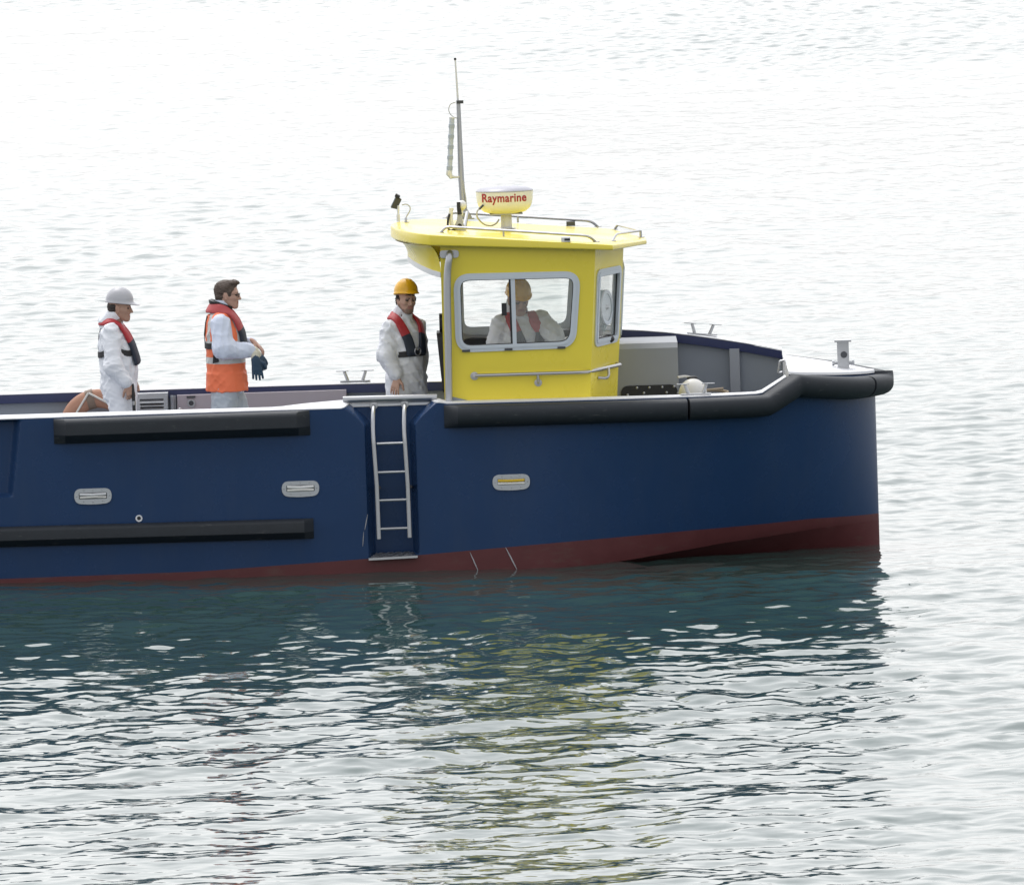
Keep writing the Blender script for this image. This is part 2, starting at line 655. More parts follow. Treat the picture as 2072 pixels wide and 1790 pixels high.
RZ0 = side(741, 862)[1]
RZT = side(741, 812)[1]
xLo, xLi = side(741, 1000)[0], side(757, 1000)[0]
xRi, xRo = side(832, 1000)[0], side(846, 1000)[0]
q2t, q2b = side(44, 848), side(27, 1006)
q2ti, q2bi = side(25, 848), side(11, 1006)


def recess(x, z, zb):
    """how far the plating is set in, m"""
    k = np.clip((z - RZ0) / (RZT - RZ0), 0, 1)
    fl = 0.235 * k ** 1.25
    a = sstep(0, 1, (x - (xLo - fl)) / ((xLi - xLo)))
    b = sstep(0, 1, ((xRo + fl) - x) / ((xRo - xRi)))
    d = INW * np.minimum(a, b) * (1 if z > zb + 0.012 else 0)
    # the boarding recess further aft
    f = (z - q2b[1]) / (q2t[1] - q2b[1])
    xo = q2b[0] + (q2t[0] - q2b[0]) * f
    xi = q2bi[0] + (q2ti[0] - q2bi[0]) * f
    e = sstep(0, 1, (xo - x) / (xo - xi)) * sstep(0, 0.03, z - q2b[1]) * sstep(0, 0.02, zi(G_OUT, x) - 0.005 - z) * sstep(0, .1, x - XT - 1.0)
    return d + 0.11 * e


cols = list(np.arange(XT, -4.75, 0.2)) + list(np.arange(-4.75, -4.2, 0.012)) + list(np.arange(-4.2, -1.72, 0.08)) + \
    list(np.arange(-1.72, -0.52, 0.007)) + list(np.arange(-0.52, 2.4, 0.06))
th = np.linspace(0, 1, 40)[1:]
cols += list(2.4 + (XS - 2.4) * (1 - (1 - th) ** 2.6))
cols = [float(c) for c in cols]
hull = MB()
NR = 180
rows_near = []
for x in cols:
    zc_, zb_, zg_ = zi(CH, x), zi(B_LINE, x), zi(G_OUT, x)
    zb_ = max(zb_, zc_ + 0.02)
    b_, c_ = hb(x), hc(x)
    col = []
    for i in range(5):                     # chine -> boot line
        z = zc_ + (zb_ - zc_) * i / 4
        s_ = (z - zc_) / (zg_ - zc_)
        col.append((x, -(c_ + (b_ - c_) * s_ ** 0.8), z))
    for i in range(1, NR + 1):
        z = zb_ + (zg_ - zb_) * i / NR
        s_ = (z - zc_) / (zg_ - zc_)
        col.append((x, -(c_ + (b_ - c_) * s_ ** 0.8) + float(recess(x, z, zb_)), z))
    rows_near.append(col)
n_ = len(rows_near[0])
vs = [p for c in rows_near for p in c]
fs, ms = [], []
for i in range(len(cols) - 1):
    for j in range(n_ - 1):
        fs.append((i * n_ + j, (i + 1) * n_ + j, (i + 1) * n_ + j + 1, i * n_ + j + 1))
        ms.append(1 if j < 4 else 0)
o_ = len(hull.v)
hull.v += vs
hull.f += fs
hull.m += ms
# bottom, near and far, and the far topside
far_top = lambda x: max(zi(G_OUT, min(x, -1.75)) if x < -0.4 else 0, zi(FAR_IN, x) - 0.0) if x > -0.4 else zi(FAR_LOW, x)
FAR_LOW = ext(line([(0, 798), (250, 790), (430, 784), (700, 776), (895, 771)], lambda x: HB - 0.06))
FAR_IN = line([(1180, 667), (1255, 668), (1330, 671.5), (1410, 681), (1500, 694), (1587, 710.5)], lambda x: hb(x) - 0.20)
fi_x, fi_z = FAR_IN
FAR_IN = (np.concatenate([fi_x, [XS]]), np.concatenate([fi_z, [P(1778, 747, 0).z]]))


def far_z(x):
    lo = interp(x, *FAR_LOW)
    hi = interp(x, *FAR_IN)
    t = float(sstep(-0.45, 0.15, x))
    return lo * (1 - t) + hi * t


cs2 = [c for i, c in enumerate(cols) if i % 4 == 0 or c > 2.4]
if cs2[-1] != cols[-1]:
    cs2.append(cols[-1])
KE = -0.45
bot = [[(x, -hc(x), zi(CH, x)), (x, -hc(x) * .55, zi(CH, x) * .55 + KE * .45), (x, 0, KE), (x, hc(x) * .55, zi(CH, x) * .55 + KE * .45), (x, hc(x), zi(CH, x))] for x in cs2]
hull.ribbon(bot, mi=1)
fr_ = []
for x in cs2:
    zc_, zb_, zg_ = zi(CH, x), max(zi(B_LINE, x), zi(CH, x) + .02), far_z(x)
    if x > xf0_ - .07:
        zg_ -= .05
    fr_.append([(x, hc(x), zc_), (x, hc(x) + (hb(x) - hc(x)) * .25, zb_), (x, hc(x) + (hb(x) - hc(x)) * .6, (zb_ + zg_) / 2), (x, hb(x), zg_)])
o_ = len(hull.f)
hull.ribbon(fr_, mi=0)
for i in range(o_, len(hull.f)):
    if (i - o_) % 3 == 0:
        hull.m[i] = 1
x = cols[0]
hull.add([(x, -HB, zi(G_OUT, x)), (x, HB, far_z(x)), (x, hc(x), zi(CH, x)), (x, 0, KE), (x, -hc(x), zi(CH, x))], [(0, 1, 2, 3, 4)], 0)
HULL = ob('hull', hull, [NAVY, REDP], boat, sharp=28, recalc=False)

# near side deck (cap) between plating and inner coaming, ends at the foredeck break
xbrk = P(1596, 755, -1.2).x
cap = MB()
rows = []
for i, x in enumerate(cols):
    if x > xbrk:
        break
    po = Vector(rows_near[i][-1])
    yin = -(hb(x) - INW) + 0.004
    zin = zi(G_IN, x)
    rim = Vector((po.x, po.y, po.z + 0.002))
    pin = Vector((x, max(yin, po.y + 0.006), zin))
    rows.append([po, rim + Vector((0, 0, 0.006)), rim.lerp(pin, .5) + Vector((0, 0, .003)), pin, pin + Vector((0, 0.088, -0.004)), pin + Vector((0, 0.088, -0.07))])
cap.ribbon(rows)
ob('gunwale_cap', cap, ALUP, boat, sharp=30, recalc=False)
# inner coaming wall of the near side, and the far bulwark with its navy strip and pale cap
wal = MB()
rows = []
for x in cols[::3]:
    if x > xbrk:
        break
    y = -(hb(x) - INW) + 0.085
    rows.append([(x, y, zi(G_IN, x) - 0.015), (x, y, DECK)])
wal.ribbon(rows)
rows, strip, fcap = [], [], []
for x in [c for c in cs2 if c < xf0_ - .01] + [xf0_ - 0.002]:
    z, y = far_z(x), hb(x) - 0.20
    rows.append([(x, y + 0.06, z - 0.02), (x, y + 0.06, DECK)])
    strip.append([(x, y + .001, z), (x, y, z - 0.005), (x, y, z - 0.075), (x, y + 0.058, z - 0.082)])
    fcap.append([(x, y - 0.002, z + .003), (x, y - .002, z + 0.010), (x, hb(x) - .01, z + 0.022), (x, hb(x) + .006, z + 0.004)])
wal.ribbon(rows)
ob('bulwark', wal, GREY, boat)
ob('bulwark_strip', MB().ribbon(strip), NAVY2, boat)
ob('bulwark_cap', MB().ribbon(fcap), ALUP, boat)
dk = MB()
dk.ribbon([[(x, -(hb(x) - .33), DECK), (x, hb(x) - .14, DECK)] for x in cs2 if x < xf0_])
ob('deck', dk, GREY, boat)

# foredeck plate: sloping, from the break to the stem
xf0 = P(1589, 735, 0).x
fz = lambda x: interp(x, [xf0, XS], [P(1588, 735, 0).z, P(1776, 749, 0).z])
fd = MB()
rows = []
fxs = [xf0] + [c for c in cols if c > xf0 + .02]
for x in fxs:
    h = max(hb(x) - 0.004, 0.0005)
    rows.append([(x, -h, fz(x) - 0.02), (x, -h + min(.01, h * .3), fz(x) + .002), (x, 0, fz(x) + 0.012), (x, h - min(.01, h * .3), fz(x) + .002), (x, h, fz(x) - 0.02)])
fd.ribbon(rows)
x = xf0
fd.add([(x, -hb(x), fz(x) - .02), (x, -hb(x) + .01, fz(x) + .002), (x, 0, fz(x) + .012), (x, hb(x) - .01, fz(x) + .002), (x, hb(x), fz(x) - .02), (x, hb(x) * .7, DECK), (x, -hb(x) * .7, DECK)], [(0, 1, 2, 3, 4, 5, 6)])
ob('foredeck', fd, ALUP, boat, sharp=40)
h0 = P(1576, 757, .3)
hnd = MB().tube(fillet([P(1587, 729, .35), P(1578, 731, .35), P(1574, 755, .35), P(1583, 753, .35)], .01), 0.011, 8)
ob('grab_handle', hnd, ALU, boat)

# ------------------------------------------------------------------ rubber fenders
def fender(path, outs, zdrop, thick, name='rubber_fender', bev=(True, True), endlen=0.10, lowcut=0.36, label=None, soft=False):
    """D-section rubber along a polyline of top points; outs = outward horizontal normals"""
    # section in (out, down) fractions
    sec = [(0, 0), (0.45, 0.0), (0.68, 0.015), (0.82, 0.045), (0.92, 0.10), (0.98, 0.17), (1.0, 0.26), (1.0, 1 - lowcut), (0.22, 0.985), (0.16, 1.0), (0, 1.0)]
    if soft:                                # fuller, rounded section
        sec = [(0, 0), (0.35, 0.0), (0.60, 0.015), (0.76, 0.05), (0.88, 0.11), (0.96, 0.19), (0.995, 0.29), (1.0, 0.40), (0.985, 0.52), (0.94, 0.64), (0.85, 0.76), (0.70, 0.87), (0.50, 0.95), (0.30, 0.99), (0.16, 1.0), (0, 1.0)]
    pts = [Vector(p) for p in path]
    L = [0]
    for i in range(1, len(pts)):
        L.append(L[-1] + (pts[i] - pts[i - 1]).length)
    rows = []
    for i, p in enumerate(pts):
        k = 1.0
        if bev[0]:
            k = min(k, L[i] / endlen)
        if bev[1]:
            k = min(k, (L[-1] - L[i]) / endlen)
        zd = zdrop[i] if isinstance(zdrop, (list, tuple)) else zdrop
        o = Vector(outs[i])
        t = (pts[min(i + 1, len(pts) - 1)] - pts[max(i - 1, 0)])
        if t.length < 1e-6:
            t = Vector((1, 0, 0))
        t.normalize()
        dn = Vector((0, 0, -1)) + t * t.z
        dn.normalize()
        rows.append([p + o * (thick * max(a, 0) * max(k, 0.03)) + dn * (zd * d) for a, d in sec])
    m = MB().ribbon(rows)
    n = len(sec)
    m.f.append(tuple(range(n))); m.m.append(0)
    m.f.append(tuple(len(rows) * n - 1 - i for i in range(n))); m.m.append(0)
    return ob(name, m, RUBBER, boat, sharp=32 if soft else 20, label=label)


def straight(u0, v0, u1, v1, bev, end=0.10):
    a, b = P(u0, v0, -HB - .005), P(u1, v1, -HB - .005)
    n = 40
    t = [0, .0001] + [end / (b - a).length] + [i / n for i in range(2, n - 1)] + [1 - end / (b - a).length, .9999, 1]
    t = sorted(set(t))
    return [a.lerp(b, q) for q in t]


p_ = straight(108, 847.5, 626, 829.5, None)
fender(p_, [(0, -1, 0)] * len(p_), 0.222, 0.15, endlen=0.11, label='short black rubber fender under the gunwale')
a = P(-700, 1085, -1.47); b = P(634, 1048, -1.475)
t = [0, .3, .6, .8, .9] + [1 - 0.08 / (b - a).length, 0.9999, 1]
p_ = [a.lerp(b, q) for q in t]
fender(p_, [(0, -1, 0)] * len(p_), 0.18, 0.12, bev=(False, True), endlen=0.08, label='long low rubber fender just above the red paint')


def bow_path(n=150):
    pts, outs, zd = [], [], []
    ax = P(898, 819, -HB).x
    xs_ = list(np.linspace(ax, 2.2, 70)) + list(2.2 + (XS - 2.2) * (1 - (1 - np.linspace(0, 1, 70)[1:]) ** 2.8))
    top = line([(890, 819.5), (1250, 810), (1392, 805.5), (1541, 798.5), (1601, 756), (1660, 760), (1720, 762), (1776, 757)], lambda x: -hb(x))
    c1_, c2_ = P(1541, 798, -1.25).x, P(1601, 756, -1.15).x
    xs_ = sorted([x for x in xs_ if abs(x - c1_) > .03 and abs(x - c2_) > .075] + [c1_, c1_ - .03, c1_ + .03, c2_, c2_ - .075, c2_ + .075])
    for x in xs_:
        e = 1e-3
        x2 = min(x + e, XS - 1e-6)
        tx, ty = e, -(hb(x2) - hb(x2 - e))
        l = math.hypot(tx, ty)
        o = Vector((ty, -tx, 0)) / l          # outward on the near side
        if o.y > 0:
            o = -o
        z = interp(x, *top)
        pts.append(Vector((x, -hb(x) - 0.002, z)))
        outs.append(o)
    pts[-1] = Vector((XS, 0, pts[-1].z))
    outs[-1] = Vector((1, 0, 0))
    k = len(pts)
    for i in range(k - 2, 0, -1):             # far side, until it passes out of sight behind the deck
        p, o = pts[i], outs[i]
        if p.x < 2.35:
            break
        pts.append(Vector((p.x, -p.y, fz(p.x) - 0.006)))
        outs.append(Vector((o.x, -o.y, 0)))
    return pts, outs


bp_, bo_ = bow_path()
s1, s2 = P(1393, 810, -1.35).x, P(1738, 780, -.5).x
i1 = next(i for i, p in enumerate(bp_) if p.x > s1)
i2 = next(i for i, p in enumerate(bp_) if p.x > s2)
zd_ = lambda pts: [interp(p.x, [-.6, 0.5, 1.6, 2.2, 2.5, 3.0, 3.3], [.205, .20, .195, .195, .205, .205, .19]) for p in pts]


def cut(a, b):
    p, o = [q.copy() for q in bp_[a:b]], [q.copy() for q in bo_[a:b]]
    return p, o


p_, o_ = cut(0, i1)
p_.insert(1, p_[0].lerp(p_[1], .02)); o_.insert(1, o_[0])
fender(p_, o_, zd_(p_), 0.165, bev=(True, False), endlen=0.12, soft=True, label='rubber fender beside the wheelhouse with a bevelled end')
p_, o_ = cut(i1, i2)
p_[0] = p_[0] + Vector((-.02, 0, 0))
fender(p_, o_, zd_(p_), 0.168, bev=(False, False), soft=True, label='cranked rubber fender stepping up to the bow')
p_, o_ = cut(i2, len(bp_))
fender(p_, o_, zd_(p_), 0.172, bev=(False, False), soft=True, label='rubber fender wrapped round the bow')

# ------------------------------------------------------------------ ladder, step and grab rail in the recess
YB = -(HB - INW)                           # back of the recess
gr = MB().tube([P(694, 808.5, YB - .02), P(884, 803.5, YB - .02)], 0.029, 12)
ob('grab_rail', gr, ALU, boat)
gs = MB()
gs.box(Vector((xLo - .16, YB - .012, P(790, 818, YB).z - .012)), Vector((xRo + .16, YB + .0, P(790, 818, YB).z + .012)))
ob('coaming_trim', gs, ALUP, boat)
YL = -HB - 0.02
lad = None
for (ut, vt, ub, vb) in ((756, 822, 767, 1090), (819, 819, 829, 1087)):
    top = P(ut, vt, YB - .01)
    out = P(ut + 0.5, vt + 12, YB - .16)
    path = bez(top, P(ut, vt - 3, YB - .14), P(ut - 3.5, vt + 35, YL), P(ut + .5, vt + 78, YL), 12) + [P(ut + (ub - ut) * .6, vt + (vb - vt) * .6, YL), P(ub, vb, YL)]
    m = MB().tube(path, 0.0195, 10)
    if lad is None:
        lad = ob('ladder', m, ALU, boat)
    else:
        ob('stile', m, ALU, lad)
    ob('flange', MB().lathe([(0.0, .0), (.036, .0), (.036, .012), (.0, .014)], P(ut, vt - 2, YB - .004), (0, -1, 0), 20), ALU, lad)
for v in (898, 956, 1012.5, 1070):
    k = (v - 822) / 268
    a = P(756.5 + 10.5 * k + 3, v, YL); b = P(819 + 10 * k - 3, v - 2, YL)
    ob('rung', MB().tube([a, b], 0.0115, 10), ALU, lad)
for (u_, v_) in ((768, 986), (831, 984)):
    ob('stand_off', MB().tube([P(u_, v_, YL), P(u_, v_, YB + .02)], .014, 8), BLACK, lad)
st = MB()
sa, sb = P(746, 1129, -HB - .012), P(845, 1123.5, -HB - .012)
sc, sd_ = P(835, 1116, YB), P(760, 1119, YB)
st.add([sa, sb, sc, sd_] + [p + Vector((0, 0, -.02)) for p in (sa, sb, sc, sd_)], [(0, 1, 2, 3), (7, 6, 5, 4), (0, 4, 5, 1), (1, 5, 6, 2), (2, 6, 7, 3), (3, 7, 4, 0)])
nv = (sb - sa).cross(sd_ - sa).normalized()
if nv.z < 0:
    nv = -nv
for r_ in range(3):                        # raised chequer bars
    for c_ in range(9):
        q = (c_ + .5 + .25 * (r_ % 2)) / 9.6
        w = (r_ + .5) / 3
        c0 = sa.lerp(sb, q).lerp(sd_.lerp(sc, q), w)
        ax = ((sb - sa).normalized() * .022 + (sd_ - sa).normalized() * (.045 if (c_ + r_) % 2 else -.045))
        st.tube([c0 - ax + nv * .002, c0 + nv * .006, c0 + ax + nv * .002], [.003, .008, .003], 6)
ob('step_plate', st, ALU, boat)


# ------------------------------------------------------------------ hull fittings
def oval_fairlead(u, v, bar, lab):
    c = P(u, v, -hb(P(u, v, -1.5).x) + 0.012)
    w, h = .166, .066
    outer = round_poly([(-w, -h), (0, -h - .012), (w, -h), (w, h), (-w, h)], .07, 8)
    hole = round_poly([(-.125, -.028), (.125, -.028), (.125, .030), (-.125, .030)], .012, 4)
    rot = R(-0.2)
    yw = -(hc(c.x) + (hb(c.x) - hc(c.x)) * .48)
    fn = lambda a, b, d: (c.x + a, yw - .022 + d, c.z + b)
    m = MB().plate(outer, [hole], fn, 0.03)
    f = ob('fairlead', m, ZINC, boat, label=lab)
    ob('fairlead_lining', MB().box((c.x - .128, yw - .012, c.z - .031), (c.x + .128, yw - .004, c.z + .033)), bar[0], f)
    for (dz, hh, mm, tl) in bar[1]:
        ob('roller', MB().tube([(c.x - .118, yw - .016, c.z + dz), (c.x, yw - .016, c.z + dz + tl), (c.x + .118, yw - .016, c.z + dz)], hh, 8), mm, f)
    for bx in (-.14, -.05, .05, .14):
        for bz in (-.048, .048):
            if abs(bx) < .1 or bz:
                pass
    b = MB()
    for (bx, bz) in ((-.145, 0), (.145, 0), (0, -.053), (0, .050), (-.08, .05), (.08, .05), (-.085, -.047), (.085, -.047)):
        b.sphere((c.x + bx, yw - .022, c.z + bz), (.006, .004, .006), 8, 6)
    ob('bolts', b, ALU, f)['kind'] = 'stuff'
    return f


oval_fairlead(188, 1003, (DARKG, ((.014, .013, ALUP, -.004), (-.015, .010, BUOYM, .004))), 'oval fairlead with cluttered opening below the short fender')
oval_fairlead(608, 988, (DARKG, ((.015, .014, WHITE, -.006), (-.016, .012, BUOYM, .003))), 'oval fairlead with a white roller left of the ladder')
oval_fairlead(1034.5, 974.5, (ALUP, ((.012, .0115, YELBAR, -.004), (-.018, .010, BUOYM, .002))), 'oval fairlead with a yellow bar')
dc = P(281, 1049, -1.5)
dy_ = -(hc(dc.x) + (hb(dc.x) - hc(dc.x)) * .4) - .004
ob('drain', MB().lathe([(.016, .004), (.019, .012), (.030, .012), (.032, .0), (.016, .0)], (dc.x, dy_, dc.z), (0, -1, 0), 20), CREAM, boat)
ob('drain_bore', MB().lathe([(.0, .0), (.017, .0), (.017, .006), (.0, .006)], (dc.x, dy_, dc.z), (0, -1, 0), 16), BLACK, boat)
for (u0, v0, u1, v1, w) in ((951, 1117, 968, 1156, .005), (1023, 1107, 1046, 1152, .006), (744, 1040, 738, 1072, .004), (736, 1075, 734, 1105, .0035)):
    def hp(u, v):
        p = P(u, v, -1.47)
        for _ in range(3):
            zz = min(max(p.z, zi(CH, p.x)), zi(G_OUT, p.x))
            s_ = max(0.0, (zz - zi(CH, p.x)) / (zi(G_OUT, p.x) - zi(CH, p.x)))
            p = P(u, v, -(hc(p.x) + (hb(p.x) - hc(p.x)) * s_ ** .8) - .003)
        return p
    pts = [hp(u0 + (u1 - u0) * k / 5, v0 + (v1 - v0) * k / 5) for k in range(6)]
    ob('scrape_mark', MB().tube(pts, [w * .3, w * .7, w, w, w * .8, w * .4], 6), SCRAPE, boat)


def cleat(c, s=1.0, tilt=0.0):
    M_ = Matrix.Translation(c) @ Matrix.Rotation(tilt, 4, 'Y')
    m = MB()
    base = round_poly([(-.14, -.03), (.14, -.03), (.14, .03), (-.14, .03)], .028, 5)
    m.plate(base, [], lambda a, b, d: M_ @ Vector((a * s, b * s, d * s)), .012)
    for sg in (-1, 1):
        m.tube([M_ @ Vector((sg * .068 * s, 0, .01 * s)), M_ @ Vector((sg * .098 * s, 0, .095 * s))], [.016 * s, .014 * s], 10)
        m.plate(round_poly([(-.058, -.022), (.058, -.022), (.058, .022), (-.058, .022)], .02, 4),
                [], lambda a, b, d: M_ @ Vector((sg * .098 * s + a * s + sg * .018 * s, b * s, .095 * s + d * s)), .007)
    return m


c1 = P(719, 774.5, 1.40)
cl = ob('cleat', cleat(Vector((c1.x, 1.40, far_z(c1.x) + .020))), ALU, boat)
c2 = P(1421, 683, 1.22)
ob('cleat', cleat(Vector((c2.x, hb(c2.x) - .1, far_z(c2.x) + .02)), 1.0, R(5.5)), ALU, boat)
c3 = P(1408, 803, -1.28)
ob('cleat', cleat(Vector((c3.x, -hb(c3.x) + .13, zi(G_OUT, c3.x) + .012)), .98, 0), ALU, boat)

# bow bollard
bc = P(1707, 757, -.12)
bz_ = fz(bc.x)
bo = MB()
bo.box((bc.x - .052, -.17, bz_ - .01), (bc.x + .052, -.07, bz_ + .245))
bol = ob('bollard', bo, ALU, boat)
ob('bollard_cap', MB().box((bc.x - .075, -.195, bz_ + .245), (bc.x + .075, -.045, bz_ + .262)), ALU, bol)
ob('bollard_pin', MB().tube([(bc.x - .085, -.12, bz_ + .055), (bc.x + .085, -.12, bz_ + .055)], .016, 10).lathe([(.0, 0), (.026, 0), (.026, .02), (0, .02)], (bc.x - .1, -.12, bz_ + .055), (1, 0, 0), 12).lathe([(.0, 0), (.026, 0), (.026, .02), (0, .02)], (bc.x + .08, -.12, bz_ + .055), (1, 0, 0), 12), ALU, bol)
ob('bollard_boss', MB().lathe([(0, 0), (.03, 0), (.03, .008), (0, .01)], (bc.x + .006, -.17, bz_ + .13), (0, -1, 0), 16), DARKG, bol)

# ------------------------------------------------------------------ things fixed on deck
yk = .35
l0, l1 = P(1240, 800, yk).x, P(1371, 700, yk).x
zt = P(1300, 703, yk).z
lk = MB()
lk.add([(l0, yk, DECK), (l1, yk, DECK), (l1, yk, zt - .01), (l0, yk, zt - .01), (l0, yk + .05, zt + .035), (l1, yk + .05, zt + .035), (l0, 1.2, zt + .04), (l1, 1.2, zt + .04), (l0, 1.2, DECK), (l1, 1.2, DECK)],
       [(0, 1, 2, 3), (3, 2, 5, 4), (4, 5, 7, 6), (1, 9, 7, 5, 2), (0, 3, 4, 6, 8)])
loc_ = ob('deck_locker', lk, GREYL, boat, sharp=20)
pa, pb = P(1256, 781, yk - .01), P(1372, 812, yk - .01)
pl = round_poly([(pa.x, pb.z), (pb.x, pb.z), (pb.x, pa.z), (pa.x, pa.z)], .085, 8)
hat = ob('hatch_cover', MB().plate(pl, [], lambda a, b, d: (a, yk - .014 + d, b), .014), BLACK, loc_)
bm_ = MB()
for (u_, v_) in ((1270, 799), (1289, 784.5), (1314, 784), (1340, 783), (1364, 782), (1303, 795), (1349, 794), (1372, 795)):
    q = P(u_, v_, yk - .014)
    bm_.sphere(q, (.012, .006, .012), 8, 6)
ob('bolts', bm_, ALU, hat)['kind'] = 'stuff'
xs_ = P(1487, 740, 1.1).x
ob('stiffener', MB().box((xs_ - .045, hb(xs_) - .24, DECK), (xs_ + .045, hb(xs_) - .13, far_z(xs_) - .06)), GREYL, boat)
# louvred vent box and the lilac locker against the far bulwark
yv = 1.12
va, vb_ = P(273, 797, yv), P(341, 846, yv)
vent = ob('vent_box', MB().box((va.x, yv, DECK), (vb_.x, 1.33, va.z)), ALU, boat, label='pale metal vent box with louvres')
w0, w1 = P(283, 806, yv).x, P(331, 806, yv).x
zt_, zb2 = P(307, 806.5, yv).z, P(307, 841, yv).z
ob('vent_frame', MB().plate([(w0 - .03, zb2 - .03), (w1 + .03, zb2 - .03), (w1 + .03, zt_ + .02), (w0 - .03, zt_ + .02)], [[(w0, zb2), (w1, zb2), (w1, zt_), (w0, zt_)]], lambda a, b, d: (a, yv - .022 + d, b), .02), ALU, vent)
ob('vent_back', MB().box((w0, yv - .004, zb2), (w1, yv - .001, zt_)), DARKG, vent)
for i in range(5):
    z = zt_ - (i + .35) * (zt_ - zb2) / 5
    ob('slat', MB().add([(w0, yv - .006, z), (w1, yv - .006, z), (w1, yv - .030, z - .024), (w0, yv - .030, z - .024), (w0, yv - .006, z - .004), (w1, yv - .006, z - .004), (w1, yv - .030, z - .028), (w0, yv - .030, z - .028)],
                        [(0, 1, 2, 3), (7, 6, 5, 4), (3, 2, 6, 7), (0, 3, 7, 4), (1, 5, 6, 2), (0, 4, 5, 1)]), ALU, vent)
ob('vent_pipe', MB().tube([P(349, 846, 1.15), P(348, 800, 1.15)], .018, 8).tube([P(354, 846, 1.2), P(353, 800, 1.2)], .012, 8), GREYL, boat)
ob('hose_hook', MB().tube(fillet([P(357, 838, 1.1), P(358, 829, 1.1), P(367, 826, 1.1), P(370, 838, 1.1)], .02), .008, 8), ALU, boat)
la, lb = P(358, 800, 1.2), P(436, 846, 1.2)
lil = ob('side_locker', MB().box((la.x, 1.2, DECK), (lb.x + 1.2, 1.33, la.z)), LILAC, boat, label='pale lilac side locker with a round port')
pc = P(387, 815.5, 1.2)
ob('port', MB().lathe([(.022, .0), (.024, .014), (.036, .014), (.038, .0), (.022, .0)], (pc.x, 1.2, pc.z), (0, -1, 0), 22), ALU, lil)
ob('port_glass', MB().lathe([(0, .0), (.0225, .0), (.0225, .004), (0, .004)], (pc.x, 1.2, pc.z), (0, -1, 0), 18), DARKG, lil)
pc = P(386.5, 803, 1.2)
ob('name_plate', MB().box((pc.x - .04, 1.192, pc.z - .009), (pc.x + .04, 1.2, pc.z + .009)), DARKG, lil)




# ------------------------------------------------------------------ wheelhouse
CW = 1.20                                   # half width of the wheelhouse
YN = -CW
V3 = Vector


def xz(u, v, Y=YN):
    p = P(u, v, Y)
    return (p.x, p.z)


def wall(fn, outer, holes, t=0.04):
    m = MB().plate(outer, holes, fn, t, mi=0, mi_back=1, mi_side=0)
    return ob('cabin_wall', m, [YEL, INNER], boat, sharp=30)


tl, tr, br_, bl = xz(890.5, 500), xz(1205, 503), xz(1194, 812), xz(898, 812)
k = (DECK - bl[1]) / (tl[1] - bl[1])
bl = (bl[0] + (bl[0] - tl[0]) * -k * -1, DECK)
k = (DECK - br_[1]) / (tr[1] - br_[1])
br_ = (br_[0] + (tr[0] - br_[0]) * k, DECK)
tl = (tl[0], tl[1] + .03)
tr = (tr[0], tr[1] + .03)
side_poly = [tl, bl, br_, tr]
wout = [xz(917, 554), xz(922.5, 713.5), xz(1165, 703.5), xz(1175.5, 548)]
wo_ = round_poly(wout, 0.155, 9)
whole = inset_poly(wo_, 0.02)
near_fn = lambda a, b, d: (a, YN + d, b)
far_fn = lambda a, b, d: (a, CW - d, b)
wall(near_fn, side_poly, [whole])
wall(far_fn, side_poly, [whole])


def window(outer, fn, depth_out, fw=0.058, name='side_window', mull=None, panes=None):
    """frame ring proud of the wall, an inner step, panes, mullion"""
    inn = inset_poly(outer, fw)
    mid = inset_poly(outer, fw * .52)
    m = MB()
    m.plate(outer, [mid], lambda a, b, d: fn(a, b, -depth_out * .62 + d), depth_out * .62 - .001)
    mid2 = inset_poly(outer, fw * .50)
    m.plate(mid2, [inn], lambda a, b, d: fn(a, b, -depth_out + d), depth_out + .035)
    f = ob(name, m, FRAME, boat, sharp=30)
    g = inset_poly(outer, fw - .003)
    gasket = inset_poly(outer, fw + .007)
    ob('gasket', MB().plate(inset_poly(outer, fw - .001), [gasket], lambda a, b, d: fn(a, b, .006 + d), .012), BLACK, f)
    return f, g


def at_frac(poly4, s, t):
    """bilinear in the window quad (TL, BL, BR, TR)"""
    TL, BL, BR, TR = [V3((p[0], p[1], 0)) for p in poly4]
    return TL.lerp(TR, s).lerp(BL.lerp(BR, s), t)


sw, g = window(wo_, near_fn, .022)
mu = [xz(1033, 565), xz(1038, 706), xz(1046, 705.5), xz(1041.5, 564.5)]
ob('mullion', MB().plate(mu, [], lambda a, b, d: near_fn(a, b, -.012 + d), .045), FRAME, sw)
du = [xz(1029, 565), xz(1034, 706), xz(1038.3, 706), xz(1033.3, 565)]
ob('rubber_seal', MB().plate(du, [], lambda a, b, d: near_fn(a, b, -.004 + d), .03), BLACK, sw)
# fixed hazy pane ahead of the mullion, clear sliding pane slid forward behind it (its edge shows at 1140)
wi = inset_poly(wo_, .054)
mx = xz(1038, 640)[0]
cutp = lambda poly, x0, x1: [(min(max(a, x0), x1), b) for a, b in poly]
ob('pane', MB().plate(cutp(wi, mx, 99), [], lambda a, b, d: near_fn(a, b, .010 + d), .002), HAZYG, sw, recalc=False)
xa, xb = xz(1014, 640)[0], xz(1142, 640)[0]
sp = round_poly([(xa, xz(1014, 568)[1]), (xa + .02, xz(1016, 699)[1]), (xb, xz(1140, 694)[1]), (xb - .03, xz(1140, 561)[1])], .05, 5)
ob('sliding_pane', MB().plate(sp, [], lambda a, b, d: near_fn(a, b, .028 + d), .005), CLEARG, sw, recalc=False)
ob('sill', MB().plate([xz(930, 701), xz(930, 709), xz(1034, 705), xz(1034, 697)], [], lambda a, b, d: near_fn(a, b, .02 + d), .015), FRAME, sw)
ob('sill', MB().plate([xz(1046, 696), xz(1046, 702), xz(1152, 697), xz(1157, 690)], [], lambda a, b, d: near_fn(a, b, .02 + d), .015), FRAME, sw)
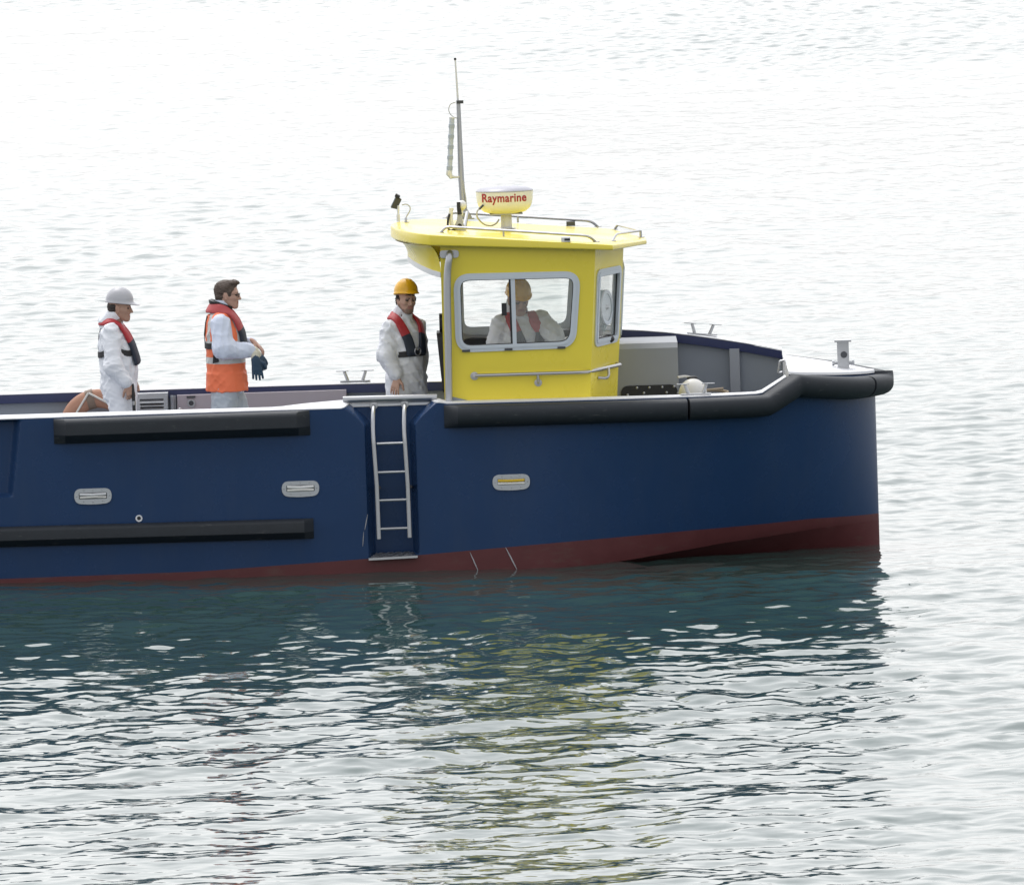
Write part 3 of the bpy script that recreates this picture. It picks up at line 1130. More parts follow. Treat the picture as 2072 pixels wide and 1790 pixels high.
for (u_, v_) in ((943, 709.5), (1029, 706.5), (1136, 703)):
    ob('drain_slot', MB().plate([xz(u_ - 8, v_ - 2), xz(u_ - 8, v_ + 2.5), xz(u_ + 8, v_ + 2), xz(u_ + 8, v_ - 2.5)], [], lambda a, b, d: near_fn(a, b, -.027 + d), .006), DARKG, sw)
ob('latch', MB().box((xz(1020, 640)[0] - .02, YN - .012, xz(1020, 626)[1] - .055), (xz(1020, 640)[0] + .025, YN + .03, xz(1020, 626)[1] + .055)), BLACK, sw)
fw_, g = window(wo_, far_fn, .022)
ob('pane', MB().plate(wi, [], lambda a, b, d: far_fn(a, b, .010 + d), .004), CLEARG, fw_, recalc=False)
inn2 = MB().plate(inset_poly(wo_, .0), [inset_poly(wo_, .075)], lambda a, b, d: far_fn(a, b, .041 + d), .025)
ob('inner_frame', inn2, FRAME, fw_)

# front: two raked corner panels and a narrow centre panel
YC = .48
ztop, zbot = tr[1], DECK
dxt, dxb = .262, .245


def corner_fn(sgn):
    def fn(s, b, d):
        t = (b - zbot) / (ztop - zbot)
        xs0 = br_[0] + (tr[0] - br_[0]) * t
        dx = dxb + (dxt - dxb) * t
        nx, ny = (CW - YC) / math.hypot(dx, CW - YC), dx / math.hypot(dx, CW - YC)
        x = xs0 + dx * s
        y = -CW + (CW - YC) * s
        x, y = x - nx * d, y + ny * d
        return (x, y if sgn < 0 else -y, b)
    return fn


def corner_st(u, v):
    """photo point -> (s, z) on the near corner panel"""
    t = .5
    for _ in range(5):
        x0 = br_[0] + (tr[0] - br_[0]) * t
        dx = dxb + (dxt - dxb) * t
        n = V3((CW - YC, -dx, 0)).normalized()
        p = PP(u, v, V3((x0, -CW, 0)), n)
        t = (p.z - zbot) / (ztop - zbot)
    return ((p.x - x0) / dx, p.z)


cq = [corner_st(1207.5, 546), corner_st(1202, 703), corner_st(1249.5, 691), corner_st(1256.5, 536)]
LEN = math.hypot(dxb, CW - YC)
sq = lambda pts: [(a * LEN, b) for a, b in pts]        # isotropic panel coordinates
uq = lambda pts: [(a / LEN, b) for a, b in pts]
co = round_poly(sq(cq), .085, 7)
ci = uq(inset_poly(co, .02))
for sgn in (-1, 1):
    fn = corner_fn(sgn)
    wall(lambda a, b, d, fn=fn: fn(a, b, d), [(0, ztop), (0, zbot), (1, zbot), (1, ztop)], [ci])
    fnm = lambda a, b, d, fn=fn: fn(a / LEN, b, d)
    cw_, g = window(co, fnm, .02, fw=.065, name='corner_window')
    ob('pane', MB().plate(inset_poly(co, .06), [], lambda a, b, d, f=fnm: f(a, b, .012 + d), .004), CLEARG, cw_, recalc=False)
    if sgn < 0:
        NFN = fnm
xfb, xft = br_[0] + dxb, tr[0] + dxt
ffn = lambda a, b, d: (xfb + (xft - xfb) * (b - zbot) / (ztop - zbot) - d, a, b)
fo = [(-YC, ztop), (-YC, zbot), (YC, zbot), (YC, ztop)]
fz0, fz1 = cq[1][1] + .02, cq[0][1]
fwo = round_poly([(-YC + .07, fz1), (-YC + .07, fz0), (YC - .07, fz0), (YC - .07, fz1)], .08, 6)
wall(ffn, fo, [inset_poly(fwo, .02)])
fw2, g = window(fwo, ffn, .02, name='front_window')
ob('pane', MB().plate(inset_poly(fwo, .05), [], lambda a, b, d: ffn(a, b, .012 + d), .004), CLEARG, fw2, recalc=False)

# clear-view screen hung inside the near corner window
cs_, cz_ = corner_st(1233.5, 622)
cc = V3(NFN(cs_ * LEN, cz_, .055))
ax = (V3(NFN(cs_ * LEN, cz_, 0)) - V3(NFN(cs_ * LEN, cz_, 1))).normalized()
rr_ = .158
cv = ob('clear_view_screen', MB().lathe([(rr_ - .012, -.03), (rr_, -.03), (rr_, .02), (rr_ - .004, .03), (rr_ - .035, .03), (rr_ - .04, .012), (rr_ - .04, -.02), (rr_ - .012, -.03)], cc, ax, 40), TEAL, boat)
ob('screen_rim', MB().lathe([(rr_ - .034, .026), (rr_ - .034, .036), (rr_ - .002, .036), (rr_ + .002, .024), (rr_ - .034, .026)], cc, ax, 40), FRAME, cv)
ob('screen_disc', MB().lathe([(0, .004), (rr_ - .036, .004), (rr_ - .036, .008), (0, .008)], cc, ax, 40), glass_mat('tinted_disc', (0.62, 0.74, 0.74), .18), cv, recalc=False)
ob('screen_hub', MB().lathe([(0, 0), (.032, .002), (.032, .02), (.02, .03), (.012, .045), (0, .05)], cc, ax, 20), ALU, cv)
sd2 = V3((0, 0, 1)).cross(ax).normalized()
ob('screen_arm', MB().tube([cc - ax * .02 + sd2 * .05, cc - ax * .03 - sd2 * .27], .022, 8), TEAL, cv)
ob('screen_foot', MB().add([cc + V3((0, 0, -rr_ - .055)) + ax * .005, cc + V3((0, 0, -rr_ + .005)) + sd2 * .05 + ax * .01, cc + V3((0, 0, -rr_ + .005)) - sd2 * .05 + ax * .01,
                            cc + V3((0, 0, -rr_ - .055)) - ax * .02, cc + V3((0, 0, -rr_ + .005)) + sd2 * .05 - ax * .025, cc + V3((0, 0, -rr_ + .005)) - sd2 * .05 - ax * .025],
                           [(0, 1, 2), (5, 4, 3), (0, 3, 4, 1), (1, 4, 5, 2), (2, 5, 3, 0)]), TEAL, cv)
cab = MB().tube(bez(cc - ax * .04 + V3((0, 0, -.12)), cc - ax * .1 + V3((-.05, .1, -.3)), cc - ax * .1 + V3((-.1, .05, -.35)), cc - ax * .15 + V3((-.05, .1, -.45))), .007, 6)
ob('screen_cable', cab, DARKG, cv)

# console inside
zc0 = P(1200, 694, -.6).z
con = MB()
con.add([(br_[0] - .28, -1.1, DECK), (br_[0] - .28, 1.1, DECK), (br_[0] - .28, 1.1, zc0 - .06), (br_[0] - .28, -1.1, zc0 - .06), (br_[0] + .02, -1.1, zc0), (br_[0] + .02, 1.1, zc0),
         (br_[0] + .2, -.55, zc0), (br_[0] + .2, .55, zc0), (br_[0] + .2, -.55, DECK), (br_[0] + .2, .55, DECK)],
        [(0, 1, 2, 3), (3, 2, 5, 4), (4, 5, 7, 6), (6, 7, 9, 8)])
cons = ob('console', con, INNER, boat)
hood = P(1228, 686, -.75)
ob('instrument', MB().sphere((hood.x, -.72, hood.z), (.07, .06, .045), 14, 8), BLACK, cons)
ob('instrument', MB().box((hood.x - .11, -.1, zc0), (hood.x - .03, .25, zc0 + .13)), DARKG, cons)
ob('wheel', MB().tube([V3((br_[0] - .30 + .03 * math.sin(a), -.1 + .2 * math.cos(a), zc0 - .05 + .2 * math.sin(a))) for a in np.linspace(0, 2 * math.pi, 33)], .014, 8, caps=False), BLACK, cons)
dash = P(1185, 690, .9)
ob('side_unit', MB().plate(round_poly([(dash.x - .28, zc0 - .2), (dash.x + .1, zc0 - .2), (dash.x + .1, zc0 + .03), (dash.x - .28, zc0 + .03)], .06, 5), [], lambda a, b, d: (a, .88 + d, b), .2), DARKG, cons)
# helm seat: its back shows behind the after edge of the wheelhouse, and the cushion through the window
sx = P(889, 700, .1).x + .035
seat = ob('helm_seat', MB().plate(round_poly([(-.20, P(890, 790, .1).z), (.28, P(890, 790, .1).z), (.28, P(890, 670, .1).z), (-.20, P(890, 670, .1).z)], .06, 5), [], lambda a, b, d: (sx - .015 + (b - P(890, 790, .1).z) * -.075 + d, a, b), .09), BLACKV, boat)
ob('headrest', MB().plate(round_poly([(-.10, P(890, 669, .1).z), (.18, P(890, 669, .1).z), (.18, P(890, 634, .1).z), (-.10, P(890, 634, .1).z)], .055, 6), [], lambda a, b, d: (sx - .028 + d, a, b), .08), BLACKV, seat)
cz2 = P(955, 697, .2).z
ob('cushion', MB().plate(round_poly([(sx + .06, -.2), (sx + .5, -.2), (sx + .5, .28), (sx + .06, .28)], .08, 5), [], lambda a, b, d: (a, b, P(890, 800, .1).z - .02 + d), .1), BLACKV, seat)
ob('pedestal', MB().tube([(sx + .28, .04, DECK), (sx + .28, .04, P(890, 800, .1).z)], .05, 12), DARKG, seat)
bx = P(962, 697, .95)
ob('wall_unit', MB().plate(round_poly([(bx.x - .13, bx.z - .2), (bx.x + .16, bx.z - .2), (bx.x + .16, bx.z + .05), (bx.x - .13, bx.z + .05)], .09, 6), [], lambda a, b, d: (a, 1.02 + d, b), .13), BLACK, boat)

# roof: slopes down forward, rounded after edge, pointed front
xa_, xb_ = P(865, 480, -1.3).x, P(1240, 495, -1.3).x
za, zb_ = P(865, 474.5, -1.3).z, P(1240, 495, -1.3).z
ba, bb = P(866, 497, -1.3).z, P(1232, 506.5, -1.3).z
xt_ = P(1308.5, 487, -.2).x
xaf = P(790, 456, -.1).x
ztopf = lambda x: za + (zb_ - za) * (x - xa_) / (xb_ - xa_)
zbotf = lambda x: ba + (bb - ba) * (x - xa_) / (xb_ - xa_)
plan = [(xb_, -1.3), (xt_, -.22), (xt_, .22), (xb_, 1.3), (xa_ + .04, 1.3)]
for i in range(25):
    a = i / 24
    y = 1.27 - 2.54 * a
    plan.append((xa_ - (xa_ - xaf) * (1 - (y / 1.27) ** 2) ** .8, y))
plan.append((xa_ + .04, -1.3))
pin_ = inset_poly(plan, .03)
pin0 = inset_poly(plan, .006)
camber = lambda y: .02 * (1 - (y / 1.3) ** 2)
rf = MB()
L = len(plan)
ringd = [[V3((p[0], p[1], zbotf(p[0]))) for p in inset_poly(plan, .008)], [V3((p[0], p[1], zbotf(p[0]) + .008)) for p in plan], [V3((p[0], p[1], ztopf(p[0]) - .022)) for p in plan],
         [V3((p[0], p[1], ztopf(p[0]) - .006)) for p in pin0], [V3((p[0], p[1], ztopf(p[0]) + .001)) for p in pin_]]
rf.ribbon(ringd, closed=True)
top_in = ringd[-1]
tri = tessellate_polygon([[V3((p.x, p.y, 0)) for p in top_in]])
rf.add(top_in, [tuple(t) for t in tri])
rf.add(ringd[0], [tuple(reversed(t)) for t in tri])
ob('roof', rf, YEL, boat, sharp=40)
ROOFZ = lambda x: ztopf(x)


def on_roof(u, v):
    """photo point -> point on the roof plane"""
    n = V3((-(zb_ - za) / (xb_ - xa_), 0, 1)).normalized()
    return PP(u, v, V3((xa_, 0, za)), n)


# cove under the after overhang
cvz0, cvz1 = ba - .005, P(893, 552, -CW).z
xw = tl[0]
cm = MB()
rows, trim = [], []
for i in range(21):
    y = -CW + 2 * CW * i / 20
    arch = (1 - (y / CW) ** 2)
    xo = xw - .30 * arch ** .8
    z1 = cvz1 + .10 * arch
    row = []
    for j in range(9):
        a = j / 8 * math.pi / 2
        row.append(V3((xo - .11 * (1 - math.sin(a)) * 1.0, y, z1 + (cvz0 - z1) * (1 - (1 - math.cos(a))) if False else z1 + (cvz0 - z1) * math.cos(a))))
    rows.append(row)
    trim.append([V3((xo - .004, y, z1 + .004)), V3((xo - .004, y, z1 - .045)), V3((xo + .02, y, z1 - .045)), V3((xo + .02, y, z1 + .004))])
cm.ribbon(rows)
cov = ob('roof_cove', cm, YEL, boat)
ob('cove_trim', MB().ribbon(trim, closed=True), CREAM, cov)
# cheek of side wall filling below the overhang
# after wall pillars
for y in (-CW + .045, CW - .30):
    ob('cabin_wall', MB().box((tl[0] + .002, y, DECK), (tl[0] + .04, y + .25, cvz1)), YEL, boat)

# hand rail on the near side and corner panel
yh = YN - .05
h1, h2 = P(961, 760, yh), P(1187, 753, yh)
cpt = lambda u, v, d: V3(NFN(corner_st(u, v)[0] * LEN, corner_st(u, v)[1], d))
h3 = cpt(1243, 738, -.055)
hr = ob('hand_rail', MB().tube(fillet([h1, h2, h3], .08), .0165, 10), STEEL, boat)
ob('rail_flange', MB().tube([P(960, 760, YN), h1 + V3((0, .0, 0))], .018, 10).lathe([(0, 0), (.036, 0), (.036, .008), (0, .01)], P(960, 760.5, YN + .001), (0, -1, 0), 18), STEEL, hr)
q = P(1088, 757, yh)
ob('rail_bracket', MB().tube(fillet([q, q + V3((.004, 0, -.07)), P(1089, 774, YN)], .04), .013, 8).lathe([(0, 0), (.034, 0), (.034, .008), (0, .01)], P(1089, 774, YN + .001), (0, -1, 0), 18), STEEL, hr)
q = cpt(1219, 745, -.055)
w = cpt(1210, 764, 0)
ob('rail_bracket', MB().tube(fillet([q, q.lerp(w, .5) + V3((.05, -.02, -.05)), w], .05), .013, 8), STEEL, hr)
ob('rail_bracket', MB().tube([h3, cpt(1247, 734, 0)], .012, 8), STEEL, hr)

# grab post from gunwale to roof side
yp = YN - .075
gp = ob('grab_post', MB().tube(smooth_path([P(910.5, 513, YN - .03), P(909, 522, yp), P(905.5, 552, yp), P(905, 600, yp), P(907, 700, yp), P(908.5, 816, yp)], 5), .0325, 14), ALU, boat)
bp0 = P(909, 514, YN)
ob('post_bracket', MB().plate(round_poly([(bp0.x - .085, bp0.z - .034), (bp0.x + .085, bp0.z - .034), (bp0.x + .085, bp0.z + .034), (bp0.x - .085, bp0.z + .034)], .03, 6), [], lambda a, b, d: (a, YN - .014 + d, b), .013), ALU, gp)
bpp = P(909, 816, yp)
ob('post_base', MB().plate(round_poly([(bpp.x - .12, yp - .05), (bpp.x + .11, yp - .05), (bpp.x + .11, yp + .05), (bpp.x - .12, yp + .05)], .03, 5), [], lambda a, b, d: (a, b, bpp.z - .004 + d), .016), ALU, gp)
# grey gusset plate at the foot of the wheelhouse
g1, g2, g3 = P(903, 800, YN - .03), P(985, 819, YN - .03), P(900, 824, YN - .03)
ob('gusset', MB().add([g1, g2, g3, g1 + V3((0, .03, 0)), g2 + V3((0, .03, 0)), g3 + V3((0, .03, 0))], [(0, 1, 2), (5, 4, 3), (0, 3, 4, 1), (1, 4, 5, 2), (2, 5, 3, 0)]), GREY, boat)


# ------------------------------------------------------------------ on the roof
def rail(path, r=.0125, lab='roof_rail', feet=()):
    o = ob(lab, MB().tube(fillet(path, .07), r, 8), STEEL, boat)
    for f in feet:
        ob('rail_foot', MB().lathe([(0, 0), (.035, 0), (.035, .006), (0, .008)], f, (0, 0, 1), 14), STEEL, o)
    return o


UPZ = V3((0, 0, 1))
a, b = on_roof(891, 471), on_roof(1206, 490)
h = V3((0, 0, .055))
a2, b2 = on_roof(903, 471.5) + h, on_roof(1192, 490) + h
rl = rail([a, a2, b2, b], feet=(a, b))
m0 = on_roof(1019, 479)
ob('rail_stay', MB().tube([m0, m0 + h * .98], .009, 6), STEEL, rl)
bx = on_roof(1145, 489)
lb_ = ob('side_light', MB().box((bx.x - .042, bx.y - .05, bx.z), (bx.x + .042, bx.y + .05, bx.z + .040)), WHITE, boat)
ob('light_lens', MB().box((bx.x - .012, bx.y - .054, bx.z + .012), (bx.x + .036, bx.y - .049, bx.z + .030)), BLACK, lb_)
a, b = on_roof(903, 441.5), on_roof(1210, 459)
a2, b2 = on_roof(915, 442) + h, on_roof(1196, 459) + h
rl = rail([a, a2, b2, b], feet=(a, b))
m0 = on_roof(1048, 450.5)
ob('rail_stay', MB().tube([m0, m0 + h * .98], .009, 6), STEEL, rl)
bx = on_roof(1155, 457)
lb_ = ob('side_light', MB().box((bx.x - .04, bx.y - .05, bx.z), (bx.x + .04, bx.y + .05, bx.z + .040)), DARKG, boat)
a, b = on_roof(1239.5, 488.5), on_roof(1296.5, 480.5)
c_ = on_roof(1243, 464.5)
h2_ = V3((0, 0, .06))
rl = rail([a, on_roof(1247, 487.5) + h2_, b + h2_ * 1.05, on_roof(1250, 465) + h2_ * .75, c_], .0115, feet=(a, c_))
ob('rail_stay', MB().tube([b, b + h2_ * 1.04], .0115, 8), STEEL, rl)
ob('rail_foot', MB().lathe([(0, 0), (.035, 0), (.035, .006), (0, .008)], b, (0, 0, 1), 14), STEEL, rl)

# radar
rb = on_roof(1025, 463)
rad = ob('radar', MB().lathe([(0, 0), (.062, 0), (.062, .006), (.052, .010), (.048, .145), (0, .145)], rb, UPZ, 20), ALUP, boat)
ob('mounting_plate', MB().plate(round_poly([(-.15, -.1), (.15, -.1), (.15, .1), (-.15, .1)], .03, 4), [], lambda a, b, d: (rb.x + a, rb.y + b, rb.z + .130 + d), .012), ALU, rad)
ob('pedestal_foot', MB().lathe([(0, 0), (.085, 0), (.085, .007), (0, .009)], rb, UPZ, 20), ALU, rad)
rx = P(1022, 432, rb.y).x
zb0 = rb.z + .143
RD = .259
prof = [(0, 0), (.14, .0), (.185, .012), (.226, .045), (.246, .085), (.253, .12), (RD, .192), (RD, .1975)]
ob('radome', MB().lathe(prof, (rx, rb.y, zb0), UPZ, 64), CREAM, rad)
ob('radome_lid', MB().lathe([(RD - .004, .196), (RD + .001, .2), (RD + .001, .205), (RD - .01, .216), (.20, .235), (.10, .246), (0, .249)], (rx, rb.y, zb0), UPZ, 64), LID, rad)
# lettering wrapped round the radome
fc = bpy.data.curves.new('lettering', 'FONT')
fc.body = 'Raymarine'
fc.size = .1
fc.extrude = .0
fc.offset = .0026
fc.space_character = 1.06
fc.resolution_u = 4
fo_ = bpy.data.objects.new('lettering_tmp', fc)
COL.objects.link(fo_)
dg = bpy.context.evaluated_depsgraph_get()
dg.update()
tm = bpy.data.meshes.new_from_object(fo_.evaluated_get(dg))
bpy.data.objects.remove(fo_)
import bmesh as _bm
b_ = _bm.new()
b_.from_mesh(tm)
_bm.ops.triangulate(b_, faces=b_.faces)
_bm.ops.subdivide_edges(b_, edges=[e for e in b_.edges if e.calc_length() > .02], cuts=2)
b_.to_mesh(tm)
b_.free()
co_ = np.array([v.co[:] for v in tm.vertices])
x0_, x1_ = co_[:, 0].min(), co_[:, 0].max()
TW = P(1065.5, 403, rb.y - .25).x - P(975, 400, rb.y - .25).x
sc_ = TW / (x1_ - x0_)
cxm = P(1020.2, 400, rb.y - .25).x - rx
for v in tm.vertices:
    xx = (v.co.x - x0_) * sc_ - TW / 2 + cxm
    zz = .113 + (v.co.y) * sc_ * 1.18
    rr = np.interp(zz, [p[1] for p in prof], [p[0] for p in prof]) + .0018
    s_ = max(-.98, min(.98, xx / rr))
    v.co = (rx + xx, rb.y - rr * math.sqrt(1 - s_ * s_), zb0 + zz)
tm.materials.clear()
tm.materials.append(RED)
lt = link('lettering', tm, rad)
lt['label'] = 'dark red word on the radome'
ob('radar_cable', MB().tube(smooth_path([P(975, 418, rb.y - .16), P(966, 427, rb.y - .2), P(966, 440, rb.y - .2), P(978, 453, rb.y - .15), P(992, 457, rb.y - .1), P(1003, 453, rb.y - .06), P(1010, 444, rb.y - .05)], 6), .0075, 6), CABLE, rad)
ob('cable_gland', MB().tube([P(977, 416, rb.y - .15), P(970, 423, rb.y - .19)], .011, 8), DARKG, rad)

# mast with whip aerial and light tube
mb_ = on_roof(941, 442)
ym = mb_.y
mast = ob('mast', MB().tube([P(939, 438, ym), P(933, 360, ym), P(927.5, 208, ym)], [.030, .027, .0185], 12), ALU, boat)
for (u0, u1) in ((934, 949),):
    ms = MB()
    for sy in (-.03, .02):
        ms.plate([(P(930, 443, ym).x, P(930, 443, ym).z), (P(957, 443, ym).x, P(957, 443, ym).z), (P(946, 424, ym).x, P(946, 424, ym).z), (P(934, 424, ym).x, P(934, 424, ym).z)], [], lambda a, b, d, sy=sy: (a, ym + sy + d, b), .012)
    ms.box(P(928, 444, ym) + V3((0, -.06, 0)), P(960, 440, ym) + V3((0, .06, 0)))
    ob('mast_step', ms, ALU, mast)
ob('whip_aerial', MB().tube([P(927, 212, ym), P(924, 165, ym), P(921, 120, ym)], [.011, .009, .0075], 8), WHITE, mast)
ob('aerial_tip', MB().tube([P(921, 122, ym), P(920.7, 117.5, ym)], .0115, 8), BLACK, mast)
pc = P(930, 207, ym)
ob('aerial_clamp', MB().box((pc.x - .03, ym - .03, pc.z - .012), (pc.x + .035, ym + .03, pc.z + .016)), DARKG, mast)
ob('aerial_loop', MB().tube(smooth_path([P(922, 207, ym), P(912, 211, ym), P(908, 221, ym), P(911, 231, ym), P(920, 238, ym), P(928, 240, ym)], 5), .0045, 6), CABLE, mast)
lt_ = MB()
ta, tb_ = P(909.5, 346, ym - .05), P(914.5, 240, ym - .05)
tube = ob('light_tube', MB().tube([ta, tb_], .0235, 14), LAMPG2, mast)
for i in range(5):
    k0, k1 = (i * 2 + .0) / 10, (i * 2 + 1.0) / 10
    ob('tube_segment', MB().tube([ta.lerp(tb_, k0 + .02), ta.lerp(tb_, k1 - .01)], .0285, 14), LAMPG, tube)
ob('tube_cap', MB().tube([tb_, P(914.7, 237, ym - .05)], .027, 12), WHITE, tube)
ob('tube_foot', MB().tube([P(909.3, 345, ym - .05), P(908.5, 351, ym - .05), P(913, 358, ym - .05), P(920, 358, ym - .03), P(936, 358, ym)], [.030, .03, .022, .012, .008], 10), WHITE, tube)
ob('mast_cable', MB().tube([P(936, 365, ym - .02), P(942, 400, ym - .02), P(944, 425, ym - .02)], .007, 6), CABLE, mast)

# folding bracket with lamp, hose and horn near the after edge
hb0 = on_roof(930, 466)
yb = hb0.y
hx = lambda u, v: (P(u, v, yb).x, P(u, v, yb).z)
hole = [(P(930, 457, yb).x + .021 * math.cos(t), P(930, 457, yb).z + .021 * math.sin(t)) for t in np.linspace(0, 2 * math.pi, 17)[:-1]]
brk = ob('lamp_bracket', MB().plate([hx(914, 467), hx(944, 469), hx(936, 447), hx(933, 432), hx(926, 432), hx(924, 447)], [hole], lambda a, b, d: (a, yb + d, b), .02), ALU, boat)
q = P(930, 467, yb)
ob('bracket_base', MB().box((q.x - .085, yb - .05, q.z - .016), (q.x + .075, yb + .06, q.z - .002)), ALU, brk)
ob('bracket_bore', MB().lathe([(0, 0), (.0205, 0), (.0205, .004), (0, .004)], P(930, 457, yb + .014), (0, -1, 0), 16), BLACK, brk)
ob('white_lamp', MB().sphere(P(934.5, 415.5, yb + .03), (.042, .042, .045), 18, 12).tube([P(934.5, 420, yb + .03), P(934, 436, yb + .03)], .014, 8), WHITE, brk)
ob('black_handle', MB().tube([P(927.5, 409, yb - .01), P(928, 420, yb - .01), P(930, 434, yb - .01)], [.016, .017, .021], 12), BLACK, brk)
ob('air_horn', MB().tube(smooth_path([P(913.5, 419.5, yb - .02), P(913, 426, yb - .02), P(912, 440, yb - .02), P(914.5, 458, yb - .02)], 4), [.012] + [.02] * 6 + [.019] * 6, 12), WHITE, brk)
ob('black_hose', MB().tube(smooth_path([P(909.5, 433, yb - .04), P(906.5, 447, yb - .05), P(906.5, 460, yb - .06), P(911, 466.5, yb - .07), P(919, 464, yb - .07), P(929, 458, yb - .03)], 6), .0105, 8), BLACK, brk)
ob('bracket_leg', MB().tube([P(938, 468, yb + .05), P(946, 430, yb + .3)], .018, 8), ALU, brk)

# flood light on the after edge
fb = on_roof(806, 448.5)
yf = fb.y
fl = ob('flood_light', MB().tube([fb, P(805.6, 434, yf)], .0155, 10).tube([P(805.6, 436, yf), P(805.9, 416, yf)], .0105, 10), CREAM, boat)
hc_ = P(803, 410.5, yf + .05)
Mh = Matrix.Translation(hc_) @ Matrix.Rotation(R(28), 4, 'Y')
ob('lamp_housing', MB().add([Mh @ V3(p) for p in ((-.03, -.07, -.062), (-.03, .07, -.062), (-.03, .07, .062), (-.03, -.07, .062), (.026, -.05, -.05), (.026, .05, -.05), (.026, .05, .045), (.026, -.05, .045))],
   [(0, 1, 2, 3), (7, 6, 5, 4), (0, 4, 5, 1), (1, 5, 6, 2), (2, 6, 7, 3), (3, 7, 4, 0)]), DARKG, fl)
ob('lamp_visor', MB().box((-.045, -.075, .045), (.0, .075, .072), M=Mh), BLACK, fl)
ob('lamp_glass', MB().box((-.037, -.062, -.055), (-.0305, .062, .055), M=Mh), LAMPG, fl)
ob('lamp_cable', MB().tube(smooth_path([P(813, 415, yf), P(822, 413.5, yf), P(829, 418, yf), P(829.5, 426, yf), P(825, 434, yf), P(821.5, 441, yf), P(821, 449, yf)], 5), .0055, 6), CABLE, fl)
cb = on_roof(821.5, 450)
ob('cable_gland', MB().lathe([(0, 0), (.033, 0), (.033, .005), (.012, .008), (.012, .035), (.006, .045), (0, .045)], cb, UPZ, 12), ALU, fl)


# ------------------------------------------------------------------ loose gear
bq = P(1402, 796, -.15)
bu = ob('buoy', MB().sphere(bq, (.128, .128, .135), 32, 20), BUOYM)
thing(bu, 'round white float lying behind the near bow cleat', 'buoy')
ob('buoy_eye', MB().sphere(bq + V3((.0, .03, .138)), (.05, .03, .02), 12, 8), BLACK, bu)
ob('buoy_line', MB().tube(smooth_path([bq + V3((0, .03, .14)), bq + V3((-.06, .03, .155)), bq + V3((-.13, 0, .15))], 4), .012, 6), ROPE, bu)
cz = P(1433, 797, .25)
ln = MB().tube([V3((cz.x + .13 * math.cos(a) * (1 + .03 * a), .25 + .13 * math.sin(a) * (1 + .02 * a), cz.z - .09 + .008 * a)) for a in np.linspace(0, 18, 90)], .013, 6)
ro = ob('coiled_rope', ln, mat('tan_rope', (.32, .26, .19), .85, var=.2, scale=60))
thing(ro, 'coil of tan rope on the deck beside the white float', 'rope')
lk2 = MB().box((cz.x - .2, .05, DECK), (cz.x + .2, .5, cz.z - .1))
ob('rope_box', lk2, GREY, boat)

yr = 1.06
rc = P(200, 866, yr)
RM, rt = .272, .082
prof = []
rg = MB()
rows = []
for i in range(56):
    a = 2 * math.pi * i / 56
    c = V3((math.cos(a), 0, math.sin(a)))
    rows.append([rc + c * (RM + rt * 1.05 * math.cos(t)) + V3((0, rt * .75 * math.sin(t), 0)) for t in np.linspace(0, 2 * math.pi, 15)[:-1]])
rows.append(rows[0])
rg.ribbon(rows, closed=True)
ring = ob('life_ring', rg, RINGM)
thing(ring, 'faded orange life ring hanging on the far bulwark behind the man in the grey helmet', 'life ring')
for a0 in (90 + 14, 0 + 14, 180 + 14, 270 + 14):
    a = R(a0)
    c = V3((math.cos(a), 0, math.sin(a)))
    tdir = V3((-math.sin(a), 0, math.cos(a)))
    ob('strap', MB().ribbon([[rc + c * (RM + (rt + .006) * 1.05 * math.cos(t)) + V3((0, (rt + .006) * .78 * math.sin(t), 0)) + tdir * w for t in np.linspace(0, 2 * math.pi, 17)] for w in (-.035, .035)]), mat('ring_tape', (.22, .16, .12), .6) if 'ring_tape' not in MATS else MATS['ring_tape'], ring)
for k in range(4):
    a, b = R(104 + 90 * k), R(104 + 90 * (k + 1))
    p0 = rc + V3((math.cos(a), 0, math.sin(a))) * (RM + rt * .8) + V3((0, -.06, 0))
    p1 = rc + V3((math.cos(b), 0, math.sin(b))) * (RM + rt * .8) + V3((0, -.06, 0))
    mid = rc + V3((math.cos((a + b) / 2), 0, math.sin((a + b) / 2))) * (RM - .02) + V3((0, -.10, 0))
    ob('grab_line', MB().tube(bez(p0, p0.lerp(mid, .7), p1.lerp(mid, .7), p1), .010, 7), ROPE, ring)


# ------------------------------------------------------------------ figures: a small distance-field modeller
def smin(a, b, k):
    if k <= 0:
        return np.minimum(a, b)
    h = np.maximum(k - np.abs(a - b), 0) / k
    return np.minimum(a, b) - h * h * k * 0.25


